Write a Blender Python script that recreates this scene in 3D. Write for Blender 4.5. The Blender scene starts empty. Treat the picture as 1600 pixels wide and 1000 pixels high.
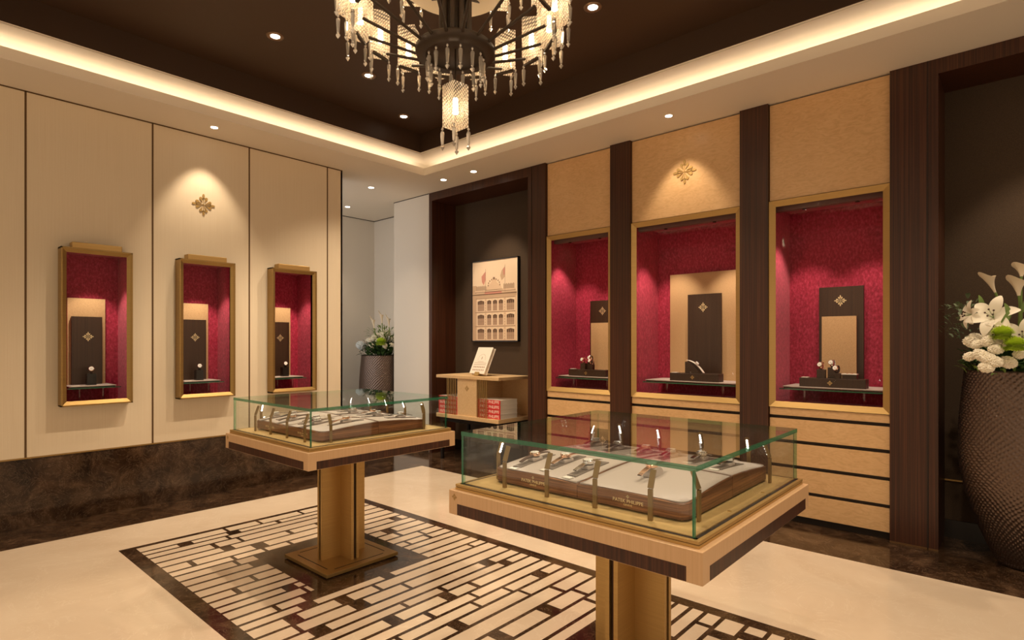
import bpy, bmesh, math, random
from mathutils import Vector, Matrix, Euler

# ------------------------------------------------------------------ camera, light, exposure
SC = bpy.context.scene
COL = SC.collection
CAM_A = math.radians(41.72)
cam_d = bpy.data.cameras.new('camera'); cam_d.sensor_width = 36; cam_d.lens = 900/1600*36
cam_d.shift_y = 36/1600; cam_d.clip_start = 0.05
cam = bpy.data.objects.new('camera', cam_d); COL.objects.link(cam)
cam.location = (0, 0, 1.3); cam.rotation_euler = (math.pi/2, 0, CAM_A - math.pi/2)
SC.camera = cam
SC.view_settings.view_transform = 'Standard'; SC.view_settings.look = 'None'
SC.view_settings.gamma = 1; SC.view_settings.use_curve_mapping = False
SC.view_settings.exposure = 0.88
try:
    SC.cycles.max_bounces = 10; SC.cycles.transparent_max_bounces = 24
    SC.cycles.diffuse_bounces = 5; SC.cycles.glossy_bounces = 5
    SC.cycles.caustics_reflective = False; SC.cycles.caustics_refractive = False
    SC.cycles.sample_clamp_indirect = 4.0
    SC.cycles.use_denoising = True
except Exception: pass
WARM = (1.0, 0.74, 0.47)
WARM2 = (1.0, 0.77, 0.53)
world = bpy.data.worlds.new('World'); SC.world = world; world.use_nodes = True
wb = world.node_tree.nodes['Background']; wb.inputs[0].default_value = (1.0, 0.71, 0.45, 1); wb.inputs[1].default_value = 0.40

def add_light(name, kind, loc, energy, color, parent=None, target=None, size=0.05, spot=None, blend=0.5, sizey=None):
    ld = bpy.data.lights.new(name, kind); ld.energy = energy; ld.color = color
    if kind == 'SPOT':
        ld.spot_size = math.radians(spot); ld.spot_blend = blend; ld.shadow_soft_size = size
    elif kind == 'AREA':
        ld.size = size
        if sizey: ld.shape = 'RECTANGLE'; ld.size_y = sizey
    else: ld.shadow_soft_size = size
    o = bpy.data.objects.new(name, ld); COL.objects.link(o); o.location = loc
    if target is not None:
        o.rotation_euler = (Vector(target) - Vector(loc)).to_track_quat('-Z', 'Y').to_euler()
    if parent is not None:
        o.parent = parent; o.location = Vector(loc) - wloc(parent)
    return o

# daylight that reaches the passage from the side, behind the left wall
add_light('passage_daylight', 'AREA', (2.2, 6.3, 1.7), 9, (0.97, 0.95, 0.92), target=(4.8, 6.1, 1.5), size=1.3, sizey=2.2)

# ------------------------------------------------------------------ helpers
WL = {}
def wloc(o):
    v = Vector((0, 0, 0))
    while o is not None:
        v = v + Vector(WL.get(o.name, (0, 0, 0))); o = o.parent
    return v
def tag(o, label=None, cat=None, group=None, kind=None):
    if label: o['label'] = label
    if cat: o['category'] = cat
    if group: o['group'] = group
    if kind: o['kind'] = kind
    return o
def thing(name, label, cat, loc=(0, 0, 0), group=None, rz=0):
    o = bpy.data.objects.new(name, None); COL.objects.link(o)
    o.empty_display_size = 0.05
    o.location = loc; o.rotation_euler = (0, 0, rz); WL[o.name] = tuple(loc)
    return tag(o, label, cat, group)
def copy_tree(o, parent=None):
    c = o.copy(); COL.objects.link(c)
    WL[c.name] = WL.get(o.name, (0, 0, 0))
    if parent is not None: c.parent = parent
    for ch in list(o.children): copy_tree(ch, c)
    return c
def place(o, loc, rz=None, rot=None, label=None, group=None):
    o.location = loc; WL[o.name] = tuple(loc)
    if rz is not None: o.rotation_euler = (0, 0, rz)
    if rot is not None: o.rotation_euler = rot
    if label: o['label'] = label
    if group: o['group'] = group
    return o

class MB:
    def __init__(s): s.v = []; s.f = []; s.m = []; s.s = []
    def add(s, vs, fs, mi=0, smooth=False):
        b = len(s.v); s.v += [tuple(v) for v in vs]
        for f in fs:
            s.f.append([b + i for i in f]); s.m.append(mi); s.s.append(smooth)
        return s
    def box(s, x0, x1, y0, y1, z0, z1, mi=0, mis=None):
        vs = [(x0,y0,z0),(x1,y0,z0),(x1,y1,z0),(x0,y1,z0),(x0,y0,z1),(x1,y0,z1),(x1,y1,z1),(x0,y1,z1)]
        fs = [(0,3,2,1),(4,5,6,7),(0,1,5,4),(2,3,7,6),(1,2,6,5),(0,4,7,3)]  # -z +z -y +y +x -x
        if mis is None: return s.add(vs, fs, mi)
        b = len(s.v); s.v += vs
        for f, m_ in zip(fs, mis): s.f.append([b+i for i in f]); s.m.append(m_); s.s.append(False)
        return s
    def quad(s, a, b, c, d, mi=0): return s.add([a, b, c, d], [(0, 1, 2, 3)], mi)
    def frame(s, p0, p1, n=12):
        p0 = Vector(p0); p1 = Vector(p1); d = (p1-p0).normalized()
        u = d.cross(Vector((0, 0, 1)));
        if u.length < 1e-4: u = Vector((1, 0, 0))
        u.normalize(); w = d.cross(u).normalized(); return p0, p1, u, w
    def cyl(s, p0, p1, r0, r1=None, n=12, mi=0, smooth=True, caps=True):
        if r1 is None: r1 = r0
        p0, p1, u, w = s.frame(p0, p1)
        vs = []
        for p, r in ((p0, r0), (p1, r1)):
            for k in range(n):
                a = 2*math.pi*k/n; vs.append(p + u*(r*math.cos(a)) + w*(r*math.sin(a)))
        fs = [(k, (k+1) % n, n+(k+1) % n, n+k) for k in range(n)]
        s.add(vs, fs, mi, smooth)
        if caps: s.add(vs[:n], [tuple(range(n))[::-1]], mi); s.add(vs[n:], [tuple(range(n))], mi)
        return s
    def tube(s, pts, r, n=8, mi=0):
        rs = r if isinstance(r, (list, tuple)) else [r]*len(pts)
        pts = [Vector(p) for p in pts]; vs = []
        u = None
        for i, p in enumerate(pts):
            d = (pts[min(i+1, len(pts)-1)] - pts[max(i-1, 0)]).normalized()
            if u is None:
                u = d.cross(Vector((0, 0, 1)))
                if u.length < 1e-3: u = Vector((1, 0, 0))
            u = (u - d*u.dot(d)).normalized(); w = d.cross(u)
            for k in range(n):
                a = 2*math.pi*k/n; vs.append(p + u*(rs[i]*math.cos(a)) + w*(rs[i]*math.sin(a)))
        fs = []
        for i in range(len(pts)-1):
            for k in range(n): fs.append((i*n+k, i*n+(k+1) % n, (i+1)*n+(k+1) % n, (i+1)*n+k))
        s.add(vs, fs, mi, True); b = (len(pts)-1)*n
        s.add(vs[:n], [tuple(range(n))[::-1]], mi); s.add(vs[b:], [tuple(range(n))], mi)
        return s
    def lathe(s, prof, c=(0, 0, 0), n=32, mi=0, smooth=True):
        vs = []
        for r, z in prof:
            for k in range(n):
                a = 2*math.pi*k/n; vs.append((c[0]+r*math.cos(a), c[1]+r*math.sin(a), c[2]+z))
        fs = []
        for i in range(len(prof)-1):
            for k in range(n): fs.append((i*n+k, i*n+(k+1) % n, (i+1)*n+(k+1) % n, (i+1)*n+k))
        return s.add(vs, fs, mi, smooth)
    def sphere(s, c, r, n=10, mi=0, sz=1.0):
        prof = [(max(r*math.sin(math.pi*i/n), 1e-5), -r*sz*math.cos(math.pi*i/n)) for i in range(n+1)]
        return s.lathe(prof, c, n+2, mi)
    def poly(s, pts, N, t, mi=0):
        """closed 3D outline extruded by t along N"""
        N = Vector(N); n = len(pts); a = [Vector(p) for p in pts]; b = [p + N*t for p in a]
        s.add(a+b, [tuple(range(n))[::-1], tuple(range(n, 2*n))] + [(k, (k+1) % n, n+(k+1) % n, n+k) for k in range(n)], mi)
        return s
    def sweep_rect(s, prof, x0, x1, y0, y1, inward=True):
        pass
    def xf(s, M):
        s.v = [tuple(M @ Vector(v)) for v in s.v]; return s
    def merge(s, o, mi=0):
        b = len(s.v); s.v += o.v
        for f, m_, k in zip(o.f, o.m, o.s): s.f.append([b+i for i in f]); s.m.append(m_+mi); s.s.append(k)
        return s
    def build(s, name, mats, parent=None, bevel=0, label=None, world=True, recalc=True):
        if not isinstance(mats, (list, tuple)): mats = [mats]
        off = wloc(parent) if (parent is not None and world) else Vector((0, 0, 0))
        me = bpy.data.meshes.new(name)
        me.from_pydata([tuple(Vector(v)-off) for v in s.v], [], s.f)
        for m_ in mats: me.materials.append(m_)
        for p, mi, sm in zip(me.polygons, s.m, s.s): p.material_index = mi; p.use_smooth = sm
        if recalc:
            bm = bmesh.new(); bm.from_mesh(me); bmesh.ops.recalc_face_normals(bm, faces=bm.faces); bm.to_mesh(me); bm.free()
        me.update()
        o = bpy.data.objects.new(name, me); COL.objects.link(o)
        if parent is not None: o.parent = parent
        if bevel:
            b = o.modifiers.new('b', 'BEVEL'); b.width = bevel; b.segments = 2; b.limit_method = 'ANGLE'; b.angle_limit = math.radians(40)
        if label: o['label'] = label
        return o
def struct(name, mb, mats, bevel=0, **k):
    o = mb.build(name, mats, bevel=bevel, **k); o['kind'] = 'structure'; return o

# ------------------------------------------------------------------ materials
def new_mat(name):
    m = bpy.data.materials.new(name); m.use_nodes = True
    nt = m.node_tree; return m, nt, nt.nodes['Principled BSDF'], nt.links
def S(bs, **k):
    for a, b in k.items():
        a = a.replace('_', ' ')
        if a in bs.inputs:
            bs.inputs[a].default_value = (*b, 1) if isinstance(b, tuple) and len(b) == 3 else b
def plain(name, col, rough=0.5, metal=0.0, **k):
    m, nt, bs, L = new_mat(name); S(bs, Base_Color=col, Roughness=rough, Metallic=metal, **k); return m
def coords(nt, L, scale=(1, 1, 1), rot=(0, 0, 0)):
    tc = nt.nodes.new('ShaderNodeTexCoord'); mp = nt.nodes.new('ShaderNodeMapping')
    mp.inputs['Scale'].default_value = scale; mp.inputs['Rotation'].default_value = rot
    L.new(tc.outputs['Object'], mp.inputs[0]); return mp.outputs[0]
def noise(nt, L, vec, scale, detail=4, rough=0.55, dist=0.0):
    n = nt.nodes.new('ShaderNodeTexNoise'); n.inputs['Scale'].default_value = scale
    n.inputs['Detail'].default_value = detail; n.inputs['Roughness'].default_value = rough
    n.inputs['Distortion'].default_value = dist; L.new(vec, n.inputs['Vector']); return n.outputs['Fac']
def ramp(nt, L, fac, stops):
    r = nt.nodes.new('ShaderNodeValToRGB'); e = r.color_ramp.elements
    e[0].position = stops[0][0]; e[0].color = (*stops[0][1], 1)
    e[1].position = stops[-1][0]; e[1].color = (*stops[-1][1], 1)
    for p, c in stops[1:-1]:
        q = e.new(p); q.color = (*c, 1)
    L.new(fac, r.inputs[0]); return r.outputs[0]
def mixc(nt, L, fac, a, b, mode='MIX'):
    mx = nt.nodes.new('ShaderNodeMix'); mx.data_type = 'RGBA'; mx.blend_type = mode
    if isinstance(fac, (int, float)): mx.inputs[0].default_value = fac
    else: L.new(fac, mx.inputs[0])
    for i, q in ((6, a), (7, b)):
        if isinstance(q, tuple): mx.inputs[i].default_value = (*q, 1)
        else: L.new(q, mx.inputs[i])
    return mx.outputs[2]
def bump(nt, L, bs, h, strength=0.2, dist=0.002):
    b = nt.nodes.new('ShaderNodeBump'); b.inputs['Strength'].default_value = strength; b.inputs['Distance'].default_value = dist
    L.new(h, b.inputs['Height']); L.new(b.outputs[0], bs.inputs['Normal'])
def wood(name, stops, scale=(70, 70, 1.2), rough=0.35, coat=0.0, sc=1.0):
    m, nt, bs, L = new_mat(name); v = coords(nt, L, scale)
    f = noise(nt, L, v, sc, 5, 0.6, 0.3); c = ramp(nt, L, f, stops); L.new(c, bs.inputs['Base Color'])
    S(bs, Roughness=rough, Coat_Weight=coat, Coat_Roughness=0.15); bump(nt, L, bs, f, 0.08, 0.001); return m

def brass(name, col, rough=0.33, scale=(3, 3, 300)):
    m, nt, bs, L = new_mat(name); S(bs, Base_Color=col, Metallic=0.8, Roughness=rough)
    f = noise(nt, L, coords(nt, L, scale), 1.0, 3); bump(nt, L, bs, f, 0.05, 0.0004)
    c = ramp(nt, L, f, [(0.3, tuple(x*0.88 for x in col)), (0.7, col)]); L.new(c, bs.inputs['Base Color']); return m

M = {}

def mk_cream():
    m, nt, bs, L = new_mat('cream_wall_covering'); f = noise(nt, L, coords(nt, L, (200, 200, 2)), 1, 3)
    L.new(ramp(nt, L, f, [(0.3, (0.77, 0.665, 0.50)), (0.7, (0.81, 0.71, 0.55))]), bs.inputs['Base Color']); S(bs, Roughness=0.55); return m
M['cream'] = mk_cream()
M['white_wall'] = plain('passage_wall_paint', (0.74, 0.70, 0.64), 0.6)
M['ceil'] = plain('ceiling_paint', (0.80, 0.73, 0.63), 0.75)
M['cove'] = plain('cove_paint', (0.86, 0.80, 0.70), 0.6)
M['dark_ceiling'] = plain('dark_brown_ceiling', (0.058, 0.029, 0.014), 0.55)
M['walnut'] = wood('dark_macassar_veneer', [(0.3, (0.018, 0.005, 0.002)), (0.52, (0.052, 0.015, 0.006)), (0.75, (0.115, 0.038, 0.015))], (170, 170, 0.8), 0.38)
M['tray_wood'] = wood('tray_macassar_wood', [(0.3, (0.06, 0.020, 0.008)), (0.5, (0.19, 0.075, 0.030)), (0.72, (0.44, 0.20, 0.085))], (3, 3, 150), 0.4, 0.0)
M['panel_wood'] = wood('brown_display_wood', [(0.3, (0.026, 0.011, 0.005)), (0.7, (0.052, 0.024, 0.011))], (160, 160, 1.0), 0.4)
M['apron'] = wood('pale_sycamore_veneer', [(0.3, (0.60, 0.385, 0.21)), (0.7, (0.68, 0.455, 0.265))], (140, 140, 1.5), 0.35)
def mk_burl():
    m, nt, bs, L = new_mat('figured_maple_panel')
    v = coords(nt, L, (9, 9, 26)); f = noise(nt, L, v, 1.0, 3, 0.5, 3.0)
    v2 = coords(nt, L, (1.5, 1.5, 1.0)); g = noise(nt, L, v2, 2.0, 2)
    c = ramp(nt, L, f, [(0.32, (0.60, 0.37, 0.175)), (0.5, (0.70, 0.45, 0.225)), (0.7, (0.76, 0.51, 0.27))])
    c = mixc(nt, L, 0.35, c, ramp(nt, L, g, [(0.3, (0.62, 0.38, 0.18)), (0.7, (0.76, 0.51, 0.27))]))
    L.new(c, bs.inputs['Base Color']); S(bs, Roughness=0.38, Coat_Weight=0.15, Coat_Roughness=0.25); return m
M['burl'] = mk_burl()
M['brass'] = brass('brushed_brass', (0.58, 0.385, 0.15), 0.45)
M['brass_dark'] = brass('aged_brass', (0.40, 0.26, 0.095), 0.45)
M['reveal'] = plain('brown_reveal', (0.13, 0.07, 0.025), 0.5, 0.3)
M['brass_plate'] = brass('satin_brass_plate', (0.86, 0.60, 0.27), 0.42, (40, 40, 40)); M['brass_plate'].node_tree.nodes['Principled BSDF'].inputs['Metallic'].default_value = 0.3; M['brass_plate'].node_tree.nodes['Principled BSDF'].inputs['Roughness'].default_value = 0.35
M['brass_lamp'] = plain('lamp_brass', (0.30, 0.20, 0.085), 0.4, 0.6)
M['ring_bronze'] = plain('bronze_trim_ring', (0.30, 0.20, 0.13), 0.35, 0.7)
M['track'] = plain('grey_brown_track', (0.16, 0.085, 0.075), 0.5)
M['gold'] = plain('gold_inlay', (0.78, 0.56, 0.25), 0.35, 1.0)
M['gold_matte'] = plain('matte_gold', (0.50, 0.33, 0.12), 0.5, 0.6)
M['pale_gold'] = plain('pale_gold_emblem', (0.95, 0.80, 0.50), 0.35, 0.8)
M['bronze'] = plain('dark_bronze', (0.040, 0.024, 0.013), 0.5, 0.3)
M['black'] = plain('black_shadow_gap', (0.012, 0.006, 0.004), 0.6)
M['black_gloss'] = plain('black_lacquer', (0.012, 0.009, 0.008), 0.25)
M['chrome'] = plain('polished_steel', (0.85, 0.85, 0.86), 0.12, 1.0)
M['rose_gold'] = plain('rose_gold_case', (0.92, 0.62, 0.45), 0.15, 1.0)
M['dial'] = plain('white_watch_dial', (0.88, 0.87, 0.85), 0.3)
M['strap'] = plain('brown_leather_strap', (0.06, 0.025, 0.015), 0.5)
M['strap_black'] = plain('black_leather_strap', (0.015, 0.012, 0.012), 0.5)
M['pad'] = plain('cream_suede_pad', (0.50, 0.43, 0.40), 0.8)
M['slot'] = plain('grey_slot_lining', (0.20, 0.16, 0.14), 0.8)
M['card'] = plain('white_price_card', (0.85, 0.82, 0.76), 0.5)
M['paper'] = plain('white_paper_cover', (0.80, 0.74, 0.66), 0.55)
M['red'] = plain('red_book_spine', (0.62, 0.035, 0.035), 0.5)
M['white'] = plain('white_print', (0.88, 0.80, 0.74), 0.6)
M['oak'] = wood('pale_oak', [(0.3, (0.62, 0.42, 0.22)), (0.7, (0.70, 0.50, 0.28))], (6, 60, 60), 0.45)
def mk_velvet():
    m, nt, bs, L = new_mat('crimson_velvet')
    v = coords(nt, L, (1, 1, 0.6)); f = noise(nt, L, v, 65, 5, 0.75); g = noise(nt, L, v, 5, 4, 0.6)
    c = ramp(nt, L, f, [(0.35, (0.20, 0.004, 0.024)), (0.5, (0.39, 0.014, 0.058)), (0.68, (0.66, 0.07, 0.15))])
    c = mixc(nt, L, 0.3, c, ramp(nt, L, g, [(0.35, (0.22, 0.006, 0.025)), (0.65, (0.44, 0.022, 0.06))]))
    L.new(c, bs.inputs['Base Color']); S(bs, Roughness=0.85, Sheen_Weight=0.4, Sheen_Roughness=0.4, Sheen_Tint=(1.0, 0.4, 0.5)); return m
M['velvet'] = mk_velvet()
def mk_fabric(name, a, b, rough=0.85, sc=220):
    m, nt, bs, L = new_mat(name); f = noise(nt, L, coords(nt, L, (1, 1, 3)), sc, 2, 0.6); g = noise(nt, L, coords(nt, L, (3, 3, 1)), sc, 2, 0.6)
    mx = nt.nodes.new('ShaderNodeMath'); mx.operation = 'MULTIPLY_ADD'; L.new(f, mx.inputs[0]); mx.inputs[1].default_value = 0.5
    m2 = nt.nodes.new('ShaderNodeMath'); m2.operation = 'MULTIPLY'; L.new(g, m2.inputs[0]); m2.inputs[1].default_value = 0.5
    L.new(m2.outputs[0], mx.inputs[2])
    L.new(ramp(nt, L, mx.outputs[0], [(0.35, a), (0.65, b)]), bs.inputs['Base Color']); S(bs, Roughness=rough); bump(nt, L, bs, mx.outputs[0], 0.15, 0.001); return m
M['dark_fabric'] = mk_fabric('dark_brown_wall_fabric', (0.032, 0.019, 0.010), (0.082, 0.050, 0.027))
M['tan'] = mk_fabric('tan_raw_silk', (0.50, 0.32, 0.15), (0.66, 0.45, 0.23), 0.7, 120)
def mk_marble_dark():
    m, nt, bs, L = new_mat('dark_emperador_marble'); v = coords(nt, L)
    f = noise(nt, L, v, 5.0, 8, 0.65, 1.2)
    c = ramp(nt, L, f, [(0.3, (0.014, 0.007, 0.004)), (0.5, (0.040, 0.021, 0.011)), (0.68, (0.10, 0.058, 0.033))])
    g = noise(nt, L, v, 7.0, 6, 0.7, 2.5)
    mr = nt.nodes.new('ShaderNodeMath'); mr.operation = 'SUBTRACT'; L.new(g, mr.inputs[0]); mr.inputs[1].default_value = 0.5
    ab = nt.nodes.new('ShaderNodeMath'); ab.operation = 'ABSOLUTE'; L.new(mr.outputs[0], ab.inputs[0])
    vein = ramp(nt, L, ab.outputs[0], [(0.0, (0.5, 0.5, 0.5)), (0.008, (0, 0, 0))])
    c = mixc(nt, L, vein, c, (0.34, 0.23, 0.15)); L.new(c, bs.inputs['Base Color'])
    S(bs, Roughness=0.11, Specular_IOR_Level=0.32); return m
M['marble_dark'] = mk_marble_dark()
def mk_marble_cream():
    m, nt, bs, L = new_mat('polished_cream_marble'); v = coords(nt, L)
    f = noise(nt, L, v, 1.6, 7, 0.6, 1.0)
    c = ramp(nt, L, f, [(0.3, (0.64, 0.52, 0.395)), (0.55, (0.71, 0.595, 0.465)), (0.75, (0.75, 0.645, 0.515))])
    g = noise(nt, L, v, 2.2, 6, 0.65, 2.0)
    mr = nt.nodes.new('ShaderNodeMath'); mr.operation = 'SUBTRACT'; L.new(g, mr.inputs[0]); mr.inputs[1].default_value = 0.5
    ab = nt.nodes.new('ShaderNodeMath'); ab.operation = 'ABSOLUTE'; L.new(mr.outputs[0], ab.inputs[0])
    vein = ramp(nt, L, ab.outputs[0], [(0.0, (0.4, 0.4, 0.4)), (0.012, (0, 0, 0))])
    c = mixc(nt, L, vein, c, (0.80, 0.71, 0.58))
    L.new(c, bs.inputs['Base Color']); S(bs, Roughness=0.12, Specular_IOR_Level=0.45); return m
M['marble_cream'] = mk_marble_cream()
def glass_thin(name, tint=(0.97, 0.99, 0.98), f0=0.04):
    m, nt, bs, L = new_mat(name); nt.nodes.remove(bs)
    out = nt.nodes['Material Output']; tr = nt.nodes.new('ShaderNodeBsdfTransparent'); tr.inputs[0].default_value = (*tint, 1)
    gl = nt.nodes.new('ShaderNodeBsdfGlossy'); gl.inputs['Roughness'].default_value = 0.0
    lw = nt.nodes.new('ShaderNodeLayerWeight'); lw.inputs[0].default_value = 0.5
    p = nt.nodes.new('ShaderNodeMath'); p.operation = 'POWER'; L.new(lw.outputs['Facing'], p.inputs[0]); p.inputs[1].default_value = 5
    a = nt.nodes.new('ShaderNodeMath'); a.operation = 'MULTIPLY_ADD'; L.new(p.outputs[0], a.inputs[0]); a.inputs[1].default_value = 1-f0; a.inputs[2].default_value = f0
    mx = nt.nodes.new('ShaderNodeMixShader'); L.new(a.outputs[0], mx.inputs[0]); L.new(tr.outputs[0], mx.inputs[1]); L.new(gl.outputs[0], mx.inputs[2])
    L.new(mx.outputs[0], out.inputs[0]); return m
M['glass'] = glass_thin('clear_glass')
M['museum_glass'] = glass_thin('coated_case_glass', (0.98, 0.98, 0.97), 0.012)
def mk_edge():
    m, nt, bs, L = new_mat('green_glass_edge'); S(bs, Base_Color=(0.03, 0.20, 0.11), Roughness=0.12, Specular_IOR_Level=0.8)
    out = nt.nodes['Material Output']; tr = nt.nodes.new('ShaderNodeBsdfTransparent'); tr.inputs[0].default_value = (0.55, 0.85, 0.70, 1)
    mx = nt.nodes.new('ShaderNodeMixShader'); ge = nt.nodes.new('ShaderNodeNewGeometry'); ma = nt.nodes.new('ShaderNodeMath'); ma.operation = 'MULTIPLY_ADD'
    L.new(ge.outputs['Backfacing'], ma.inputs[0]); ma.inputs[1].default_value = -0.6; ma.inputs[2].default_value = 0.7; L.new(ma.outputs[0], mx.inputs[0])
    L.new(tr.outputs[0], mx.inputs[1]); L.new(bs.outputs[0], mx.inputs[2]); L.new(mx.outputs[0], out.inputs[0]); return m
M['edge'] = mk_edge()
M['acrylic'] = glass_thin('clear_acrylic', (0.9, 0.85, 0.85), 0.10)
def emit(name, col, st):
    m, nt, bs, L = new_mat(name); S(bs, Base_Color=(0, 0, 0), Emission_Color=col, Emission_Strength=st); return m
M['led'] = emit('cove_led_strip', (1.0, 0.80, 0.58), 3.4)
M['bulb'] = emit('downlight_lens', (1.0, 0.88, 0.72), 7)
M['spotled'] = emit('case_lamp_led', (1.0, 0.92, 0.84), 11)
M['bulb_hot'] = emit('chandelier_bulb', (1.0, 0.86, 0.66), 20)
def mk_shade():
    m, nt, bs, L = new_mat('ribbed_crystal_shade')
    v = coords(nt, L, (1, 1, 1)); w = nt.nodes.new('ShaderNodeTexWave'); w.inputs['Scale'].default_value = 33; w.bands_direction = 'DIAGONAL'
    w.inputs['Distortion'].default_value = 0.6; L.new(v, w.inputs['Vector'])
    w2 = nt.nodes.new('ShaderNodeTexWave'); w2.inputs['Scale'].default_value = 33; w2.bands_direction = 'DIAGONAL'; L.new(coords(nt, L, (-1, 1, 1)), w2.inputs['Vector'])
    mm = nt.nodes.new('ShaderNodeMath'); mm.operation = 'MULTIPLY'; L.new(w.outputs['Fac'], mm.inputs[0]); L.new(w2.outputs['Fac'], mm.inputs[1])
    c = ramp(nt, L, mm.outputs[0], [(0.05, (0.16, 0.10, 0.05)), (0.55, (1.0, 0.76, 0.46))])
    S(bs, Base_Color=(0.9, 0.84, 0.74), Roughness=0.15, Emission_Strength=0.36); L.new(c, bs.inputs['Emission Color'])
    bump(nt, L, bs, mm.outputs[0], 0.6, 0.003)
    out = nt.nodes['Material Output']; tr = nt.nodes.new('ShaderNodeBsdfTransparent')
    L.new(mixc(nt, L, 0.75, (0.9, 0.84, 0.74), c, 'MULTIPLY'), bs.inputs['Base Color'])
    tr.inputs[0].default_value = (1.0, 0.93, 0.82, 1)
    mx = nt.nodes.new('ShaderNodeMixShader'); rr_ = nt.nodes.new('ShaderNodeMath'); rr_.operation = 'MULTIPLY_ADD'; L.new(mm.outputs[0], rr_.inputs[0]); rr_.inputs[1].default_value = 0.35; rr_.inputs[2].default_value = 0.55; L.new(rr_.outputs[0], mx.inputs[0])
    L.new(tr.outputs[0], mx.inputs[1]); L.new(bs.outputs[0], mx.inputs[2]); L.new(mx.outputs[0], out.inputs[0]); return m
M['shade'] = mk_shade()
def mk_crystal():
    m, nt, bs, L = new_mat('cut_crystal'); S(bs, Base_Color=(0.95, 0.90, 0.82), Roughness=0.04, Metallic=0.6, Emission_Color=(1.0, 0.85, 0.62), Emission_Strength=0.0)
    out = nt.nodes['Material Output']; tr = nt.nodes.new('ShaderNodeBsdfTransparent')
    mx = nt.nodes.new('ShaderNodeMixShader'); mx.inputs[0].default_value = 0.75
    L.new(tr.outputs[0], mx.inputs[1]); L.new(bs.outputs[0], mx.inputs[2]); L.new(mx.outputs[0], out.inputs[0]); return m
M['crystal'] = mk_crystal()
def mk_hammer():
    return plain('hammered_pewter', (0.165, 0.122, 0.104), 0.28, 0.9)
M['hammer'] = mk_hammer()
M['petal'] = plain('white_petal', (0.86, 0.82, 0.70), 0.6, Subsurface_Weight=0.0)
M['petal2'] = plain('ivory_petal', (0.84, 0.74, 0.58), 0.6)
M['green_bloom'] = plain('lime_bloom', (0.60, 0.76, 0.09), 0.6)
M['leaf'] = plain('green_leaf', (0.035, 0.085, 0.02), 0.5)
M['leaf2'] = plain('dusty_green_leaf', (0.10, 0.14, 0.075), 0.6)
M['stem'] = plain('pale_green_stem', (0.16, 0.26, 0.06), 0.5)
M['blue_bloom'] = plain('pale_blue_bloom', (0.52, 0.58, 0.62), 0.7)

# ------------------------------------------------------------------ shared shapes
def emblem(mb, c, U, V, N, r, t, mi=0):
    c, U, V, N = Vector(c), Vector(U), Vector(V), Vector(N)
    for k in range(4):
        a = k*math.pi/2; ca, sa = math.cos(a), math.sin(a)
        def P(x, y): return c + U*((x*ca - y*sa)*r) + V*((x*sa + y*ca)*r)
        mb.poly([P(-.025, 0.0), P(.025, 0.0), P(.035, .6), P(-.035, .6)], N, t, mi)
        mb.poly([P(.10*math.sin(q*math.pi/5), .80 - .20*math.cos(q*math.pi/5)) for q in range(10)], N, t, mi)
        mb.poly([P(.13*math.cos(q*math.pi/4), .60 + .06*math.sin(q*math.pi/4)) for q in range(8)], N, t, mi)
        for s in (-1, 1):
            pts = [P(s*.09, .18)]
            for q in range(9):
                b = math.radians(-40 + q*32); pts.append(P(s*(.25 + .12*math.cos(b)), .56 + .13*math.sin(b)))
            if s < 0: pts = pts[::-1]
            mb.poly(pts, N, t, mi)
    return mb
_txt = {}
def text_mb(s, size, ext=0.0006, align='CENTER', mi=0):
    cu = bpy.data.curves.new('t', 'FONT'); cu.body = s; cu.size = size; cu.extrude = ext; cu.align_x = align; cu.align_y = 'CENTER'; cu.resolution_u = 3
    o = bpy.data.objects.new('t', cu); COL.objects.link(o)
    bpy.context.view_layer.update()
    me = bpy.data.meshes.new_from_object(o.evaluated_get(bpy.context.evaluated_depsgraph_get()))
    mb = MB(); mb.add([tuple(v.co) for v in me.vertices], [tuple(p.vertices) for p in me.polygons], mi)
    bpy.data.objects.remove(o); bpy.data.curves.remove(cu); bpy.data.meshes.remove(me)
    return mb
def basis(o, X, Y, Z):
    m = Matrix.Identity(4)
    for i, a in enumerate((X, Y, Z)):
        for j in range(3): m[j][i] = a[j]
    for j in range(3): m[j][3] = o[j]
    return m
FX, FR, FU = Vector((math.cos(CAM_A), math.sin(CAM_A), 0)), Vector((math.sin(CAM_A), -math.cos(CAM_A), 0)), Vector((0, 0, 1))

# ------------------------------------------------------------------ room shell
CZ = 3.076; YL = 5.25; XR = 4.48; XP = 4.45; XN = 4.83; BASEZ = 0.49
random.seed(4)
fl = MB()
fl.quad((-1.2, -1.7, 0), (6.2, -1.7, 0), (6.2, 7.6, 0), (-1.2, 7.6, 0), 0)
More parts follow.
